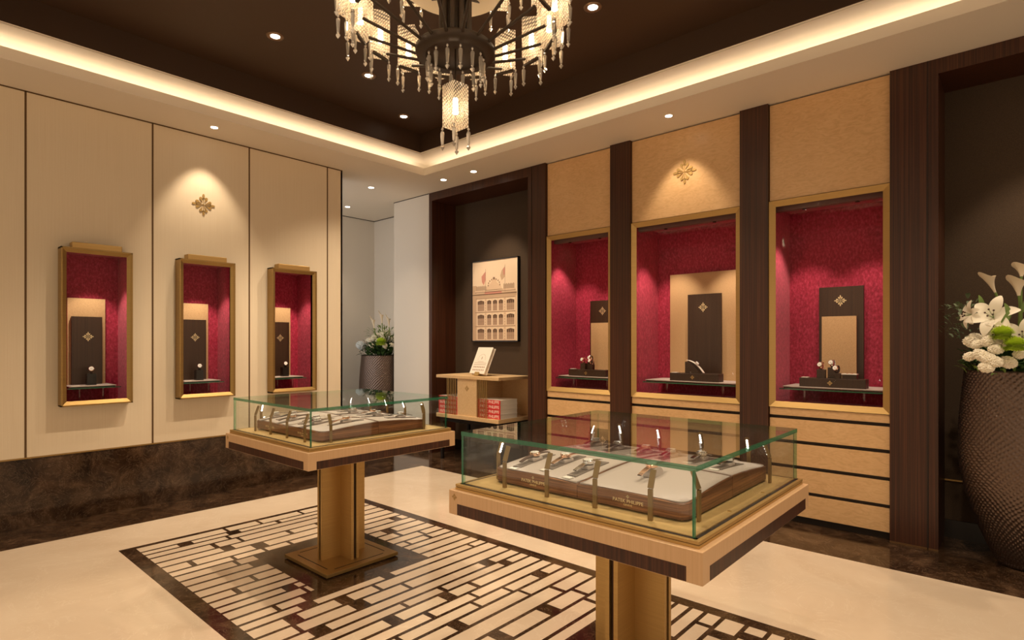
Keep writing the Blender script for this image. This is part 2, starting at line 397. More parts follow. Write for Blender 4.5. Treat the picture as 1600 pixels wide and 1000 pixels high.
# cream field with the inlaid carpet of strips
RX0, RX1, RY0, RY1 = 1.05, 2.77, -0.09, 4.235
CX0, CX1, CY0, CY1 = -0.10, 3.918, -0.63, 4.768
h = 0.0008
def fq(x0, x1, y0, y1): fl.quad((x0, y0, h), (x1, y0, h), (x1, y1, h), (x0, y1, h), 1)
fq(CX0, RX0, CY0, CY1); fq(RX1, CX1, CY0, CY1); fq(RX0, RX1, RY1, CY1); fq(RX0, RX1, CY0, RY0)
TABLES = [(1.922, 3.10), (1.918, 1.105)]
y = RY1 - 0.045
row = 0
PITCH = [.108, .075, .085, .11, .098, .111, .085, .10, .093, .101, .10, .093, .085, .077, .097, .087]
while y > RY0 + 0.08:
    w = (PITCH[row] if row < len(PITCH) else random.choice([.075, .085, .095, .10, .11])) - .021
    x0, x1 = RX0 + 0.085, RX1 - 0.075
    segs = []; x = x0
    nb = random.choice([2, 3, 3, 4, 4, 5])
    cuts = sorted(random.uniform(x0 + .12, x1 - .12) for _ in range(nb))
    px_ = x0
    for cpos in cuts:
        g = random.choice([0.022, 0.022, 0.03, 0.07, 0.085])
        if cpos - px_ > 0.10: segs.append((px_, cpos)); px_ = cpos + g
    if x1 - px_ > 0.03: segs.append((px_, x1))
    for a, b in segs:
        parts = [(a, b)]
        for tx, ty in TABLES:
            if ty - .35 < y and y - w < ty + .35:
                np_ = []
                for (p, q) in parts:
                    if p < tx - .35: np_.append((p, min(q, tx - .35)))
                    if q > tx + .35: np_.append((max(p, tx + .35), q))
                parts = np_
        for p, q in parts:
            if q - p > 0.015: fq(p, q, y - w, y)
    y -= w + 0.021; row += 1
struct('floor', fl, [M['marble_dark'], M['marble_cream']], recalc=False)

ce = MB()
T = 0.045
ce.box(3.94, 6.2, -1.7, 7.6, CZ, CZ+T)
ce.box(-1.2, 3.94, 4.764, 7.6, CZ, CZ+T)
ce.box(-1.2, -0.12, -1.7, 4.764, CZ, CZ+T)
ce.box(-0.12, 3.94, -1.7, -0.624, CZ, CZ+T)
TX0, TX1, TY0, TY1 = -0.12, 3.94, -0.624, 4.764
def ring(mb, prof, mi=0):
    """prof: list of (inset towards the room centre, z); swept round the tray as mitred quads"""
    def rc(t, z): return [(TX0+t, TY0+t, z), (TX1-t, TY0+t, z), (TX1-t, TY1-t, z), (TX0+t, TY1-t, z)]
    for (t0, z0), (t1, z1) in zip(prof[:-1], prof[1:]):
        a, b = rc(t0, z0), rc(t1, z1)
        for k in range(4): mb.quad(a[k], a[(k+1) % 4], b[(k+1) % 4], b[k], mi)
lipz = CZ + 0.076
ring(ce, [(0.002, CZ-.0005), (0.002, lipz), (-0.012, lipz), (-0.012, CZ+T)], 0)
ring(ce, [(0.002, CZ-.0005), (-0.01, CZ-.0005)], 0)
ring(ce, [(-0.20, CZ+T), (-0.20, 3.19), (-0.18, 3.225), (-0.12, 3.24), (0.0, 3.235), (0.12, 3.215), (0.245, 3.192)], 1)
ring(ce, [(0.245, 3.192), (0.245, 3.202), (0.252, 3.202)], 1)
ZD = 3.39
ring(ce, [(0.252, 3.202), (0.252, ZD)], 2)
t = 0.252
ce.quad((TX0+t, TY0+t, ZD), (TX1-t, TY0+t, ZD), (TX1-t, TY1-t, ZD), (TX0+t, TY1-t, ZD), 2)
struct('ceiling', ce, [M['ceil'], M['cove'], M['dark_ceiling']], recalc=False)
led = MB(); a = -0.165; b = -0.135; zz = CZ+T+0.004
for (x0, x1, y0, y1) in ((TX1+.135, TX1+.165, TY0, TY1), (TX0-.165, TX0-.135, TY0, TY1), (TX0, TX1, TY1+.135, TY1+.165), (TX0, TX1, TY0-.165, TY0-.135)):
    led.box(x0, x1, y0, y1, CZ+T, zz+.008)
tag(led.build('cove_light_strip', M['led']), 'warm light strip hidden in the ceiling cove around the dark recess', 'light strip')

# left wall: cream panels with brass reveals above a marble base
wl = MB()
WEND = 3.264
cases_l = [1.151, 1.925, 2.70]; CW = 0.2225; CZ0, CZ1 = 0.84, 1.995
xs = [-1.2] + [v for c in cases_l for v in (c-CW+.004, c+CW-.004)] + [WEND]
for i in range(0, len(xs), 2):
    wl.box(xs[i], xs[i+1], YL, YL+.16, BASEZ, CZ)
for c in cases_l:
    wl.box(c-CW+.004, c+CW-.004, YL, YL+.16, BASEZ, CZ0+.004); wl.box(c-CW+.004, c+CW-.004, YL, YL+.16, CZ1-.004, CZ)
wl.box(-1.2, WEND, YL+.30, YL+.34, 0, CZ)
wl.box(WEND-.02, WEND, YL, YL+.34, 0, CZ)
struct('wall_left', wl, M['cream'])
struct('baseboard_left', MB().box(-1.2, WEND-.02, YL+.004, YL+.2, 0, BASEZ-.004), M['marble_dark'])
n = 0
for jx in (-0.04, 0.747, 1.537, 2.311, 3.093):
    n += 1; struct('trim_%d' % n, MB().box(jx-.006, jx+.006, YL-.002, YL+.003, BASEZ, CZ-.002), M['reveal'])
n += 1; struct('trim_%d' % n, MB().box(-1.2, WEND-.001, YL-.003, YL+.002, BASEZ-.006, BASEZ+.004), M['brass_dark'])
n += 1; struct('trim_%d' % n, MB().box(-1.2, WEND-.001, YL-.002, YL+.002, CZ-.010, CZ-.0005), M['reveal'])

# passage behind
struct('wall_back', MB().box(1.0, 5.1, 7.10, 7.2, 0, CZ), M['white_wall'])
pw = MB().box(4.94, 5.04, 5.97, 7.10, 0, CZ).box(XP, 5.04, 5.29, 5.97, 0, CZ)
struct('wall_passage', pw, M['white_wall'])
n += 1; struct('trim_%d' % n, MB().box(XP-.003, XP+.002, 5.292, 5.97, CZ-.008, CZ-.0005).box(1.0, 4.94, 7.094, 7.10, CZ-.008, CZ-.0005).box(4.934, 4.94, 5.97, 7.094, CZ-.008, CZ-.0005), M['black'])
n += 1; struct('trim_%d' % n, MB().box(XP-.004, XP+.002, 5.292, 5.97, 0, .09).box(1.0, 4.94, 7.09, 7.10, 0, .09), M['marble_dark'])

# right wall: bays, pilasters, niches
def nextrim(mb, mat, **k):
    global n
    n += 1; return struct('trim_%d' % n, mb, mat, **k)
bays = [(2.787, 3.528), (1.633, 2.585), (0.662, 1.426)]
pil = [(3.530, 3.752), (2.585, 2.787), (1.426, 1.633), (0.406, 0.662)]
CB0, CB1 = 0.830, 2.350
wr = MB()
for y0, y1 in bays:
    wr.box(XR, XR+.03, y0+.004, y1-.004, CB1+.006, CZ-.012)
wr.box(5.06, 5.12, -1.7, 5.29, 0, CZ)
struct('wall_right', wr, M['burl'])
bk = MB()
for y0, y1 in bays: bk.box(XR+.03, XR+.05, y0, y1, CB1, CZ-.001)
nextrim(bk, M['black'])
for i, (y0, y1) in enumerate(pil):
    mb = MB().box(XP, 5.0, y0, y1, 0, CZ-.001)
    nextrim(mb, M['walnut'])
    # fine brass foot line
    nextrim(MB().box(XP-.004, XP, y0, y1, 0, .010), M['reveal'])
# niche 1 (left) : frame and fabric lining
nextrim(MB().box(XP-.0, XP+.02, 5.236, 5.288, 0, CZ-.001).box(XP+.02, XN, 5.238, 5.288, 0, CZ-.001)
        .box(XP, XN, 3.752, 5.236, CZ-.095, CZ-.001), M['walnut'])
nextrim(MB().box(XP-.004, XP+.001, 3.700, 3.706, 0, CZ-.002).box(XP-.004, XP+.001, .456, .462, 0, CZ-.002), M['black'])
struct('wall_niche', MB().box(XN, XN+.03, 3.74, 5.25, 0, CZ-.09).box(XN, XN+.03, -1.7, .41, 0, CZ-.09), M['dark_fabric'])
nextrim(MB().box(XP, XN, -1.7, .406, CZ-.095, CZ-.001), M['walnut'])
nextrim(MB().box(XN-.012, XN, 3.752, 5.236, 0, .12).box(XN-.012, XN, -1.7, .406, 0, .12), M['black_gloss'])
nextrim(MB().box(XN-.01, XN+.001, -1.7, .406, .38, .39), M['brass_dark'])

# ------------------------------------------------------------------ wall emblems
e = emblem(MB(), (1.921, YL, 2.483), (1, 0, 0), (0, 0, 1), (0, -1, 0), .092, .006).build('wall_emblem', M['gold_matte'])
tag(e, 'gilded flowered cross emblem on the cream wall above the middle wall case', 'emblem')
e = emblem(MB(), (XR, 2.092, 2.709), (0, -1, 0), (0, 0, 1), (-1, 0, 0), .100, .006).build('wall_emblem', M['gold_matte'])
tag(e, 'gilded flowered cross emblem on the maple panel above the tan backdrop case', 'emblem')

# ------------------------------------------------------------------ watches
def cuff_watch(metal, strapm):
    """stands on its strap loop, dial looks along -y, base at z=0"""
    t = thing('wristwatch', 'x', 'watch')
    lp = MB(); nn = 20
    for k in range(nn):
        a0 = 2*math.pi*k/nn; a1 = 2*math.pi*(k+1)/nn
        def q(a, r): return (0.021*r*math.cos(a)+.0, .028 + .028*r*math.sin(a))
        (y0, z0), (y1, z1) = q(a0, 1), q(a1, 1); (Y0, Z0), (Y1, Z1) = q(a0, .9), q(a1, .9); w = .009
        lp.add([(-w, y0, z0), (w, y0, z0), (w, y1, z1), (-w, y1, z1), (-w, Y0, Z0), (w, Y0, Z0), (w, Y1, Z1), (-w, Y1, Z1)],
               [(0, 1, 2, 3), (7, 6, 5, 4), (0, 3, 7, 4), (1, 5, 6, 2)], 0, True)
    lp.build('strap', strapm, t)
    c = Vector((0, -.021, .036)); d = Vector((0, -1, .35)).normalized()
    cs = MB().cyl(c, c + d*.008, .0185, .0185, 28).cyl(c + d*.008, c + d*.010, .0185, .0165, 28)
    cr = MB().cyl(c + d*.004 + Vector((.0175, 0, 0)), c + d*.004 + Vector((.022, 0, 0)), .003, .003, 10)
    cs.build('case', metal, t); cr.build('crown', metal, t)
    MB().cyl(c + d*.0095, c + d*.0106, .0155, .0155, 28).build('dial', M['dial'], t)
    hd = MB(); u = Vector((1, 0, 0)); w = d.cross(u)*-1
    for ang, ln in ((-.9, .008), (.9, .0115)):
        v = u*math.sin(ang) + w*math.cos(ang); s_ = v.cross(d)*.0006; p = c + d*.0112
        hd.quad(p - s_, p + s_, p + v*ln + s_, p + v*ln - s_)
    hd.build('hands', M['black'], t)
    return t
def flat_watch(metal, strapm):
    """lies along x on a gentle curve, dial up, z=0 underside"""
    t = thing('wristwatch', 'x', 'watch')
    st = MB(); L_ = .085; ns = 12
    def zc(x): return .012 - .010*(abs(x)/L_)**2*1.0
    for k in range(ns):
        x0 = -L_ + 2*L_*k/ns; x1 = -L_ + 2*L_*(k+1)/ns; w0 = .0095*(1-.25*abs(x0)/L_); w1 = .0095*(1-.25*abs(x1)/L_)
        z0, z1 = zc(x0), zc(x1)
        st.add([(x0, -w0, z0), (x1, -w1, z1), (x1, w1, z1), (x0, w0, z0), (x0, -w0, z0+.003), (x1, -w1, z1+.003), (x1, w1, z1+.003), (x0, w0, z0+.003)],
               [(0, 3, 2, 1), (4, 5, 6, 7), (0, 1, 5, 4), (3, 7, 6, 2)], 0)
    st.build('strap', strapm, t)
    MB().cyl((0, 0, .010), (0, 0, .020), .0195, .0195, 28).cyl((0, 0, .020), (0, 0, .0225), .0195, .017, 28).build('case', metal, t)
    MB().cyl((0, .018, .016), (0, .0235, .016), .003, .003, 10).build('crown', metal, t)
    MB().cyl((0, 0, .0222), (0, 0, .0232), .016, .016, 28).build('dial', M['dial'], t)
    hd = MB()
    for ang, ln in ((.6, .008), (2.4, .0115)):
        v = Vector((math.cos(ang), math.sin(ang), 0)); s_ = Vector((-v.y, v.x, 0))*.0006; p = Vector((0, 0, .0236))
        hd.quad(p - s_, p + s_, p + v*ln + s_, p + v*ln - s_)
    hd.build('hands', M['black'], t)
    return t
_cw = {}; _fw = {}
def put_watch(kind, style, loc, rz, label, group, rot=None):
    store = _cw if kind == 'cuff' else _fw
    mats = {'steel': (M['chrome'], M['chrome']), 'rose': (M['rose_gold'], M['strap']), 'black': (M['chrome'], M['strap_black']), 'rosefull': (M['rose_gold'], M['rose_gold'])}[style]
    if style not in store:
        store[style] = (cuff_watch if kind == 'cuff' else flat_watch)(*mats); o = store[style]
    else: o = copy_tree(store[style])
    return place(o, loc, rz=rz, rot=rot, label=label, group=group)

# ------------------------------------------------------------------ left wall cases
side = ['left', 'middle', 'right']
dist_l = ['nearest camera', 'below emblem', 'beside passage']
for ci, cx in enumerate(cases_l):
    x0, x1 = cx-CW, cx+CW; yf = YL-.10; yb = 5.51; ib = .036
    t = thing('wall_display_case', 'brass framed crimson case, %s of three on the cream wall, %s' % (['leftmost', 'middle', 'rightmost'][ci], dist_l[ci]), 'display case', (cx, YL, CZ0), 'wall cases on the cream wall')
    fr = MB()
    fr.box(x0, x0+.010, yf, YL+.002, CZ0, CZ1).box(x1-.010, x1, yf, YL+.002, CZ0, CZ1).box(x0, x1, yf, YL+.002, CZ0, CZ0+.010).box(x0, x1, yf, YL+.002, CZ1-.010, CZ1)
    o = [(x0, yf, CZ0), (x1, yf, CZ0), (x1, yf, CZ1), (x0, yf, CZ1)]
    i_ = [(x0+ib, yf+.022, CZ0+ib), (x1-ib, yf+.022, CZ0+ib), (x1-ib, yf+.022, CZ1-ib), (x0+ib, yf+.022, CZ1-ib)]
    for k in range(4): fr.quad(o[k], o[(k+1) % 4], i_[(k+1) % 4], i_[k])
    fr.build('frame', M['brass_dark'], t)
    MB().box(cx-.155, cx+.155, yf+.012, YL-.002, CZ1, CZ1+.042).build('cap', M['brass'], t, bevel=.003)
    li = MB(); a0, a1, b0, b1 = x0+.010, x1-.010, CZ0+.010, CZ1-.010
    y0 = yf+.024
    li.quad((a0, yb, b0), (a1, yb, b0), (a1, yb, b1), (a0, yb, b1)); li.quad((a0, y0, b0), (a0, yb, b0), (a0, yb, b1), (a0, y0, b1))
    li.quad((a1, y0, b0), (a1, yb, b0), (a1, yb, b1), (a1, y0, b1)); li.quad((a0, y0, b0), (a1, y0, b0), (a1, yb, b0), (a0, yb, b0)); li.quad((a0, y0, b1), (a1, y0, b1), (a1, yb, b1), (a0, yb, b1))
    li.build('velvet_lining', M['velvet'], t, recalc=False)
    MB().quad((x0+ib, yf+.021, CZ0+ib), (x1-ib, yf+.021, CZ0+ib), (x1-ib, yf+.021, CZ1-ib), (x0+ib, yf+.021, CZ1-ib)).build('glass_pane', M['museum_glass'], t, recalc=False)
    lamp = MB().cyl((cx+.02, yf+.10, CZ1-.012), (cx+.02, yf+.10, CZ1-.020), .014, .014, 14).build('spot_lamp', M['bulb'], t)
    add_light('case_spot', 'SPOT', (cx+.02, yf+.09, CZ1-.03), 9, (1, .80, .60), t, (cx+.03, 5.40, .9), .02, 74, .5)
    # shelf: glass plate on clear tubes, cream board above
    sh = thing('glass_shelf', 'glass shelf on clear tubes inside the %s wall case of the cream wall' % side[ci], 'shelf', (cx, 5.36, CZ0+.01), 'shelves in the cream wall cases')
    sx0, sx1 = cx-.165, cx+.170; sy0, sy1 = 5.25, 5.50
    MB().box(sx0, sx1, sy0, sy1, .958, .964, mis=[0, 0, 1, 1, 1, 1]).build('glass_plate', [M['glass'], M['edge']], sh)
    for xx in (cx-.075, cx+.075): MB().cyl((xx, 5.35, CZ0+.0105), (xx, 5.35, .958), .008, .008, 12).build('tube', M['acrylic'], sh)
    MB().box(sx0+.01, sx1-.03, sy0+.005, sy1, .9735, .9782, 1).box(sx0+.016, sx1-.036, sy0+.010, sy1, .9645, .9735).build('board', [M['black_gloss'], M['pad']], sh)
    # backdrops
    bd = thing('tan_backdrop', 'tall tan silk backdrop board in the %s wall case of the cream wall' % side[ci], 'backdrop', (cx, 5.49, .85), 'tan backdrops on the cream wall')
    MB().box(cx-.125, cx+.118, 5.475, 5.495, .9784, 1.648).build('board', M['tan'], bd)
    bw = thing('wooden_backdrop', 'narrow wood backdrop with small cross, %s case of the cream wall' % side[ci], 'backdrop', (cx, 5.46, .85), 'wood backdrops on the cream wall')
    MB().box(cx-.103, cx+.092, 5.448, 5.472, .9784, 1.505).build('board', M['panel_wood'], bw)
    emblem(MB(), (cx, 5.448, 1.350), (1, 0, 0), (0, 0, 1), (0, -1, 0), .036, .003).build('emblem', M['pale_gold'], bw)
    blk = MB().box(cx-.030, cx+.028, 5.33, 5.385, .9785, 1.066).build('watch_stand', M['black_gloss'])
    tag(blk, 'black block stand under the watch, %s case of the cream wall' % side[ci], 'stand', 'block stands on the cream wall')
    put_watch('cuff', 'black' if ci else 'rose', (cx+.002, 5.355, 1.0662), -.25, 'white dial watch on a black block, %s case of cream wall' % side[ci], 'watches in the cream wall cases')
    cd = MB().box(cx-.145, cx-.090, 5.262, 5.29, .9785, .982).build('price_card', M['card'])
    tag(cd, 'small white price card in the %s case of the cream wall' % side[ci], 'card', 'price cards on the cream wall')

# ------------------------------------------------------------------ right wall cases
cen = [3.170, 2.109, 1.047]; hw = [.3825, .476, .380]
nm = ['far case by the bookshelf niche', 'wide middle case under the emblem', 'near case by the flower niche']
for bi in range(3):
    c, w_ = cen[bi], hw[bi]; y0, y1 = bays[bi][0]+.002, bays[bi][1]-.002; xf = XR-.012; xb = 4.96; ib = .042
    t = thing('wall_display_case', 'brass framed crimson velvet case in the maple wall, %s' % nm[bi], 'display case', (XR, c, CB0), 'recessed cases in the maple wall')
    fr = MB()
    o = [(xf, y1, CB0), (xf, y0, CB0), (xf, y0, CB1), (xf, y1, CB1)]
    i_ = [(xf+.02, y1-ib, CB0+ib), (xf+.02, y0+ib, CB0+ib), (xf+.02, y0+ib, CB1-ib), (xf+.02, y1-ib, CB1-ib)]
    ob = [(xf+.06, p[1], p[2]) for p in o]
    for k in range(4): fr.quad(o[k], o[(k+1) % 4], i_[(k+1) % 4], i_[k]); fr.quad(o[k], o[(k+1) % 4], ob[(k+1) % 4], ob[k])
    fr.build('frame', M['brass'], t)
    li = MB(); a0, a1, b0, b1 = y0+.004, y1-.004, CB0+.012, CB1-.010; x0 = xf+.022
    li.quad((xb, a0, b0), (xb, a1, b0), (xb, a1, b1), (xb, a0, b1))
    for a in (a0, a1): li.quad((x0, a, b0), (xb, a, b0), (xb, a, b1), (x0, a, b1))
    for b in (b0, b1): li.quad((x0, a0, b), (xb, a0, b), (xb, a1, b), (x0, a1, b))
    li.build('velvet_lining', M['velvet'], t, recalc=False)
    MB().quad((xf+.018, y0+ib, CB0+ib), (xf+.018, y1-ib, CB0+ib), (xf+.018, y1-ib, CB1-ib), (xf+.018, y0+ib, CB1-ib)).build('glass_pane', M['museum_glass'], t, recalc=False)
    MB().box(x0+.085, x0+.135, y0+.01, y1-.01, CB1-.06, CB1-.018).build('light_track', M['track'], t)
    for q in (-.45, .45):
        yy = c + q*w_
        MB().cyl((x0+.117, yy, CB1-.06), (x0+.117, yy, CB1-.066), .014, .014, 14).build('spot_lamp', M['black_gloss'], t)
        add_light('case_spot', 'SPOT', (x0+.11, yy, CB1-.085), 15 if bi == 1 else 12, (1, .78, .58), t, (4.80, c + q*w_*1.5, 1.1), .02, 74, .6)
    sh = thing('glass_shelf', 'glass shelf under a cream board, maple wall %s' % nm[bi], 'shelf', (4.72, c, CB0), 'shelves in the maple wall cases')
    sw = .415 if bi == 1 else .325
    MB().box(4.60, 4.952, c-sw-.02, c+sw+.02, .952, .960, mis=[0, 0, 1, 1, 1, 1]).build('glass_plate', [M['glass'], M['edge']], sh)
    for q in (-.6, .6): MB().cyl((4.70, c+q*sw, CB0+.0125), (4.70, c+q*sw, .952), .013, .013, 14).build('tube', M['acrylic'], sh)
    MB().box(4.612, 4.952, c-sw, c+sw, .971, .977, 1).box(4.618, 4.952, c-sw+.006, c+sw-.006, .9605, .971).build('board', [M['walnut'], M['pad']], sh)
    rs = thing('riser_box', 'long wood riser with small cross, maple wall %s' % nm[bi], 'riser', (4.69, c, .977), 'riser boxes in the maple wall cases')
    ry = c + (-.02 if bi == 1 else 0)
    MB().box(4.64, 4.745, ry-.215, ry+.215, .9772, 1.043).build('box', M['panel_wood'], rs, bevel=.002)
    emblem(MB(), (4.64, ry+.01, 1.010), (0, -1, 0), (0, 0, 1), (-1, 0, 0), .018, .002).build('emblem', M['gold'], rs)
    hwid = {0: 'far case', 1: 'wide middle case', 2: 'near case'}[bi]
    if bi == 1:
        bd = thing('tan_backdrop', 'wide tan silk backdrop behind the bracelet watch in the maple wall middle case', 'backdrop', (4.94, c, .85))
        MB().box(4.932, 4.95, c-.33, c+.335, CB0+.1472, 1.925).build('board', M['tan'], bd)
        bw = thing('wooden_backdrop', 'tall wood backdrop with cross before the wide tan board, middle maple wall case', 'backdrop', (4.92, c, .85))
        MB().box(4.900, 4.925, c-.150, c+.150, CB0+.1472, 1.732).build('board', M['panel_wood'], bw)
        emblem(MB(), (4.90, c+.008, 1.615), (0, -1, 0), (0, 0, 1), (-1, 0, 0), .042, .003).build('emblem', M['pale_gold'], bw)
    else:
        bw = thing('wooden_backdrop', 'tall wood backdrop with cross behind tan board, maple wall %s' % hwid, 'backdrop', (4.93, c, .85))
        MB().box(4.925, 4.95, c-.150, c+.150, CB0+.1472, 1.728).build('board', M['panel_wood'], bw)
        emblem(MB(), (4.925, c+.003, 1.622), (0, -1, 0), (0, 0, 1), (-1, 0, 0), .042, .003).build('emblem', M['pale_gold'], bw)
        bd = thing('tan_backdrop', 'narrow tan silk board on the wood backdrop, maple wall %s' % hwid, 'backdrop', (4.91, c, .85))
        MB().box(4.900, 4.918, c-.108, c+.125, CB0+.1472, 1.503).build('board', M['tan'], bd)
    # card
    cd = MB().box(4.655, 4.70, ry+.160, ry+.205, 1.0432, 1.0475).build('price_card', M['card'])
    tag(cd, 'small cream price card on the riser, maple wall %s' % hwid, 'card', 'price cards in the maple wall')
    if bi != 1:
        spots = [(c+.075, .062, 'left of three', 'rosefull'), (c+.008, .078, 'middle, tallest of three', 'steel'), (c-.028, .040, 'right, lowest of three', 'rose')]
        if bi == 0: spots = [(c+.060, .060, 'left of three', 'rosefull'), (c-.005, .078, 'middle, tallest of three', 'rose'), (c-.035, .050, 'right, lowest of three', 'rosefull')]
        for k, (yy, hh, ds, sty) in enumerate(spots):
            xo = 4.675 if k != 1 else 4.70
            if k == 2: xo = 4.665
            b_ = thing('watch_stand', 'dark wood block, %s on the riser, maple wall %s' % (ds, hwid), 'stand', (xo, yy, 1.0432), 'block stands on the maple wall risers')
            MB().box(xo-.018, xo+.022, yy-.030 if k != 2 else yy-.028, yy+.026 if k != 2 else yy+.006, 1.0432, 1.0432+hh).build('block', M['panel_wood'], b_, bevel=.0015)
            MB().cyl((xo, yy-.004, 1.0432+hh), (xo+.004, yy-.004, 1.0432+hh+.01), .006, .006, 10).build('peg', M['black_gloss'], b_)
            put_watch('cuff', sty, (xo+.002, yy-.004, 1.0434+hh), math.radians(-90-18), 'round dial watch on the %s blocks, maple wall %s' % (ds, hwid), 'standing watches in the maple wall')
        if bi == 2:
            ca = thing('display_tray', 'small brown tray with cream top at the right of the watches, near maple wall case', 'tray', (4.69, c-.105, 1.0432))
            MB().box(4.665, 4.72, c-.155, c-.062, 1.0432, 1.074).build('box', M['panel_wood'], ca)
            MB().box(4.660, 4.722, c-.158, c-.058, 1.074, 1.080).build('top', M['card'], ca)
            MB().cyl((4.69, c-.09, 1.08), (4.69, c-.09, 1.085), .008).cyl((4.69, c-.12, 1.08), (4.69, c-.12, 1.085), .008).build('coins', M['rose_gold'], ca)
    else:
        ps = thing('watch_stand', 'curved brown ramp stand under the steel bracelet watch in the wide middle case', 'stand', (4.68, 2.09, 1.0432))
        pts = [(ry+.082, 0)] + [(ry+.082 - .125*q/10, .098*math.cos(q/10*math.pi/2)**.8) for q in range(0, 11)]
        MB().poly([(4.655, a, 1.0434+b) for a, b in pts], (1, 0, 0), .045).build('ramp', M['panel_wood'], ps)
        bw_ = thing('bracelet_watch', 'steel bracelet watch draped over a brown ramp in the wide middle case', 'watch', (4.68, ry, 1.09))
        br = MB()
        pp = [(ry+.075 - .15*q/16, .104*math.cos(min(1, q/16*1.02)*math.pi/2)**.8 + .004) for q in range(17)]
        for (a, b), (c2, d2) in zip(pp[:-1], pp[1:]):
            br.add([(4.662, a, 1.0434+b), (4.694, a, 1.0434+b), (4.694, c2, 1.0434+d2), (4.662, c2, 1.0434+d2), (4.662, a, 1.047+b), (4.694, a, 1.047+b), (4.694, c2, 1.047+d2), (4.662, c2, 1.047+d2)],
                   [(0, 1, 2, 3), (4, 5, 6, 7), (0, 3, 7, 4), (1, 5, 6, 2)])
        br.build('bracelet', M['card'], bw_)
        q0 = Vector((4.678, ry-.012, 1.0434+.083)); dn = Vector((0, -.75, .66)).normalized()
        MB().cyl(q0 + dn*.0, q0 + dn*.010, .019, .018, 24).build('case', M['chrome'], bw_)
        MB().cyl(q0 + dn*.0098, q0 + dn*.0106, .015, .015, 24).build('dial', M['dial'], bw_)

# drawer cabinets below
zs = [(.771, .826), (.596, .747), (.415, .571), (.234, .390), (.052, .209)]
for bi, (y0, y1) in enumerate(bays):
    t = thing('drawer_cabinet', 'pale maple five drawer cabinet under the %s' % nm[bi], 'cabinet', (XR+.2, (y0+y1)/2, 0), 'drawer cabinets along the maple wall')
    MB().box(XR+.02, 4.95, y0+.002, y1-.002, .050, .828).box(XR+.035, 4.95, y0+.002, y1-.002, 0, .05).build('carcass', M['black'], t)
    for z0, z1 in zs: MB().box(XR-.002, XR+.02, y0+.004, y1-.004, z0, z1).build('drawer', M['burl'], t, bevel=.0015)

# ------------------------------------------------------------------ display tables
def lamp_local(parent, p, d):
    """post with a tilted head; d is the unit direction towards the trays"""
    p = Vector(p); d = Vector(d); s = d.cross(Vector((0, 0, 1)))
    post = MB()
    def bar(a, b, w, tk):
        a, b = Vector(a), Vector(b); ax = (b-a).normalized(); n_ = s.cross(ax).normalized()
        mb = MB(); vs = []
        for q in (a, b):
            for i, j in ((-1, -1), (1, -1), (1, 1), (-1, 1)): vs.append(q + s*(i*w/2) + n_*(j*tk/2))
        mb.add(vs, [(3, 2, 1, 0), (4, 5, 6, 7), (0, 1, 5, 4), (1, 2, 6, 5), (2, 3, 7, 6), (3, 0, 4, 7)]); return mb, n_
    a = p; b = p + Vector((0, 0, .092)); m1, _ = bar(a, b, .014, .009)
    lp = m1.build('lamp_post', M['brass_lamp'], parent, bevel=.001)
    h0 = b + Vector((0, 0, .002)); h1 = h0 + d*.020 + Vector((0, 0, .052))
    m2, n_ = bar(h0, h1, .0165, .0085); m2.build('lamp_head', M['brass_lamp'], lp, bevel=.001)
    ax = (h1-h0).normalized(); nn = (d - ax*d.dot(ax)).normalized()
    for k in range(4):
        c0 = h0 + ax*(.014 + .0105*k) + nn*.0043
        if k == 0: lm = MB()
        lm.cyl(c0, c0 + nn*.0015, .0042, .0042, 8)
    lm.build('led', M['spotled'], lp)
tabs = []
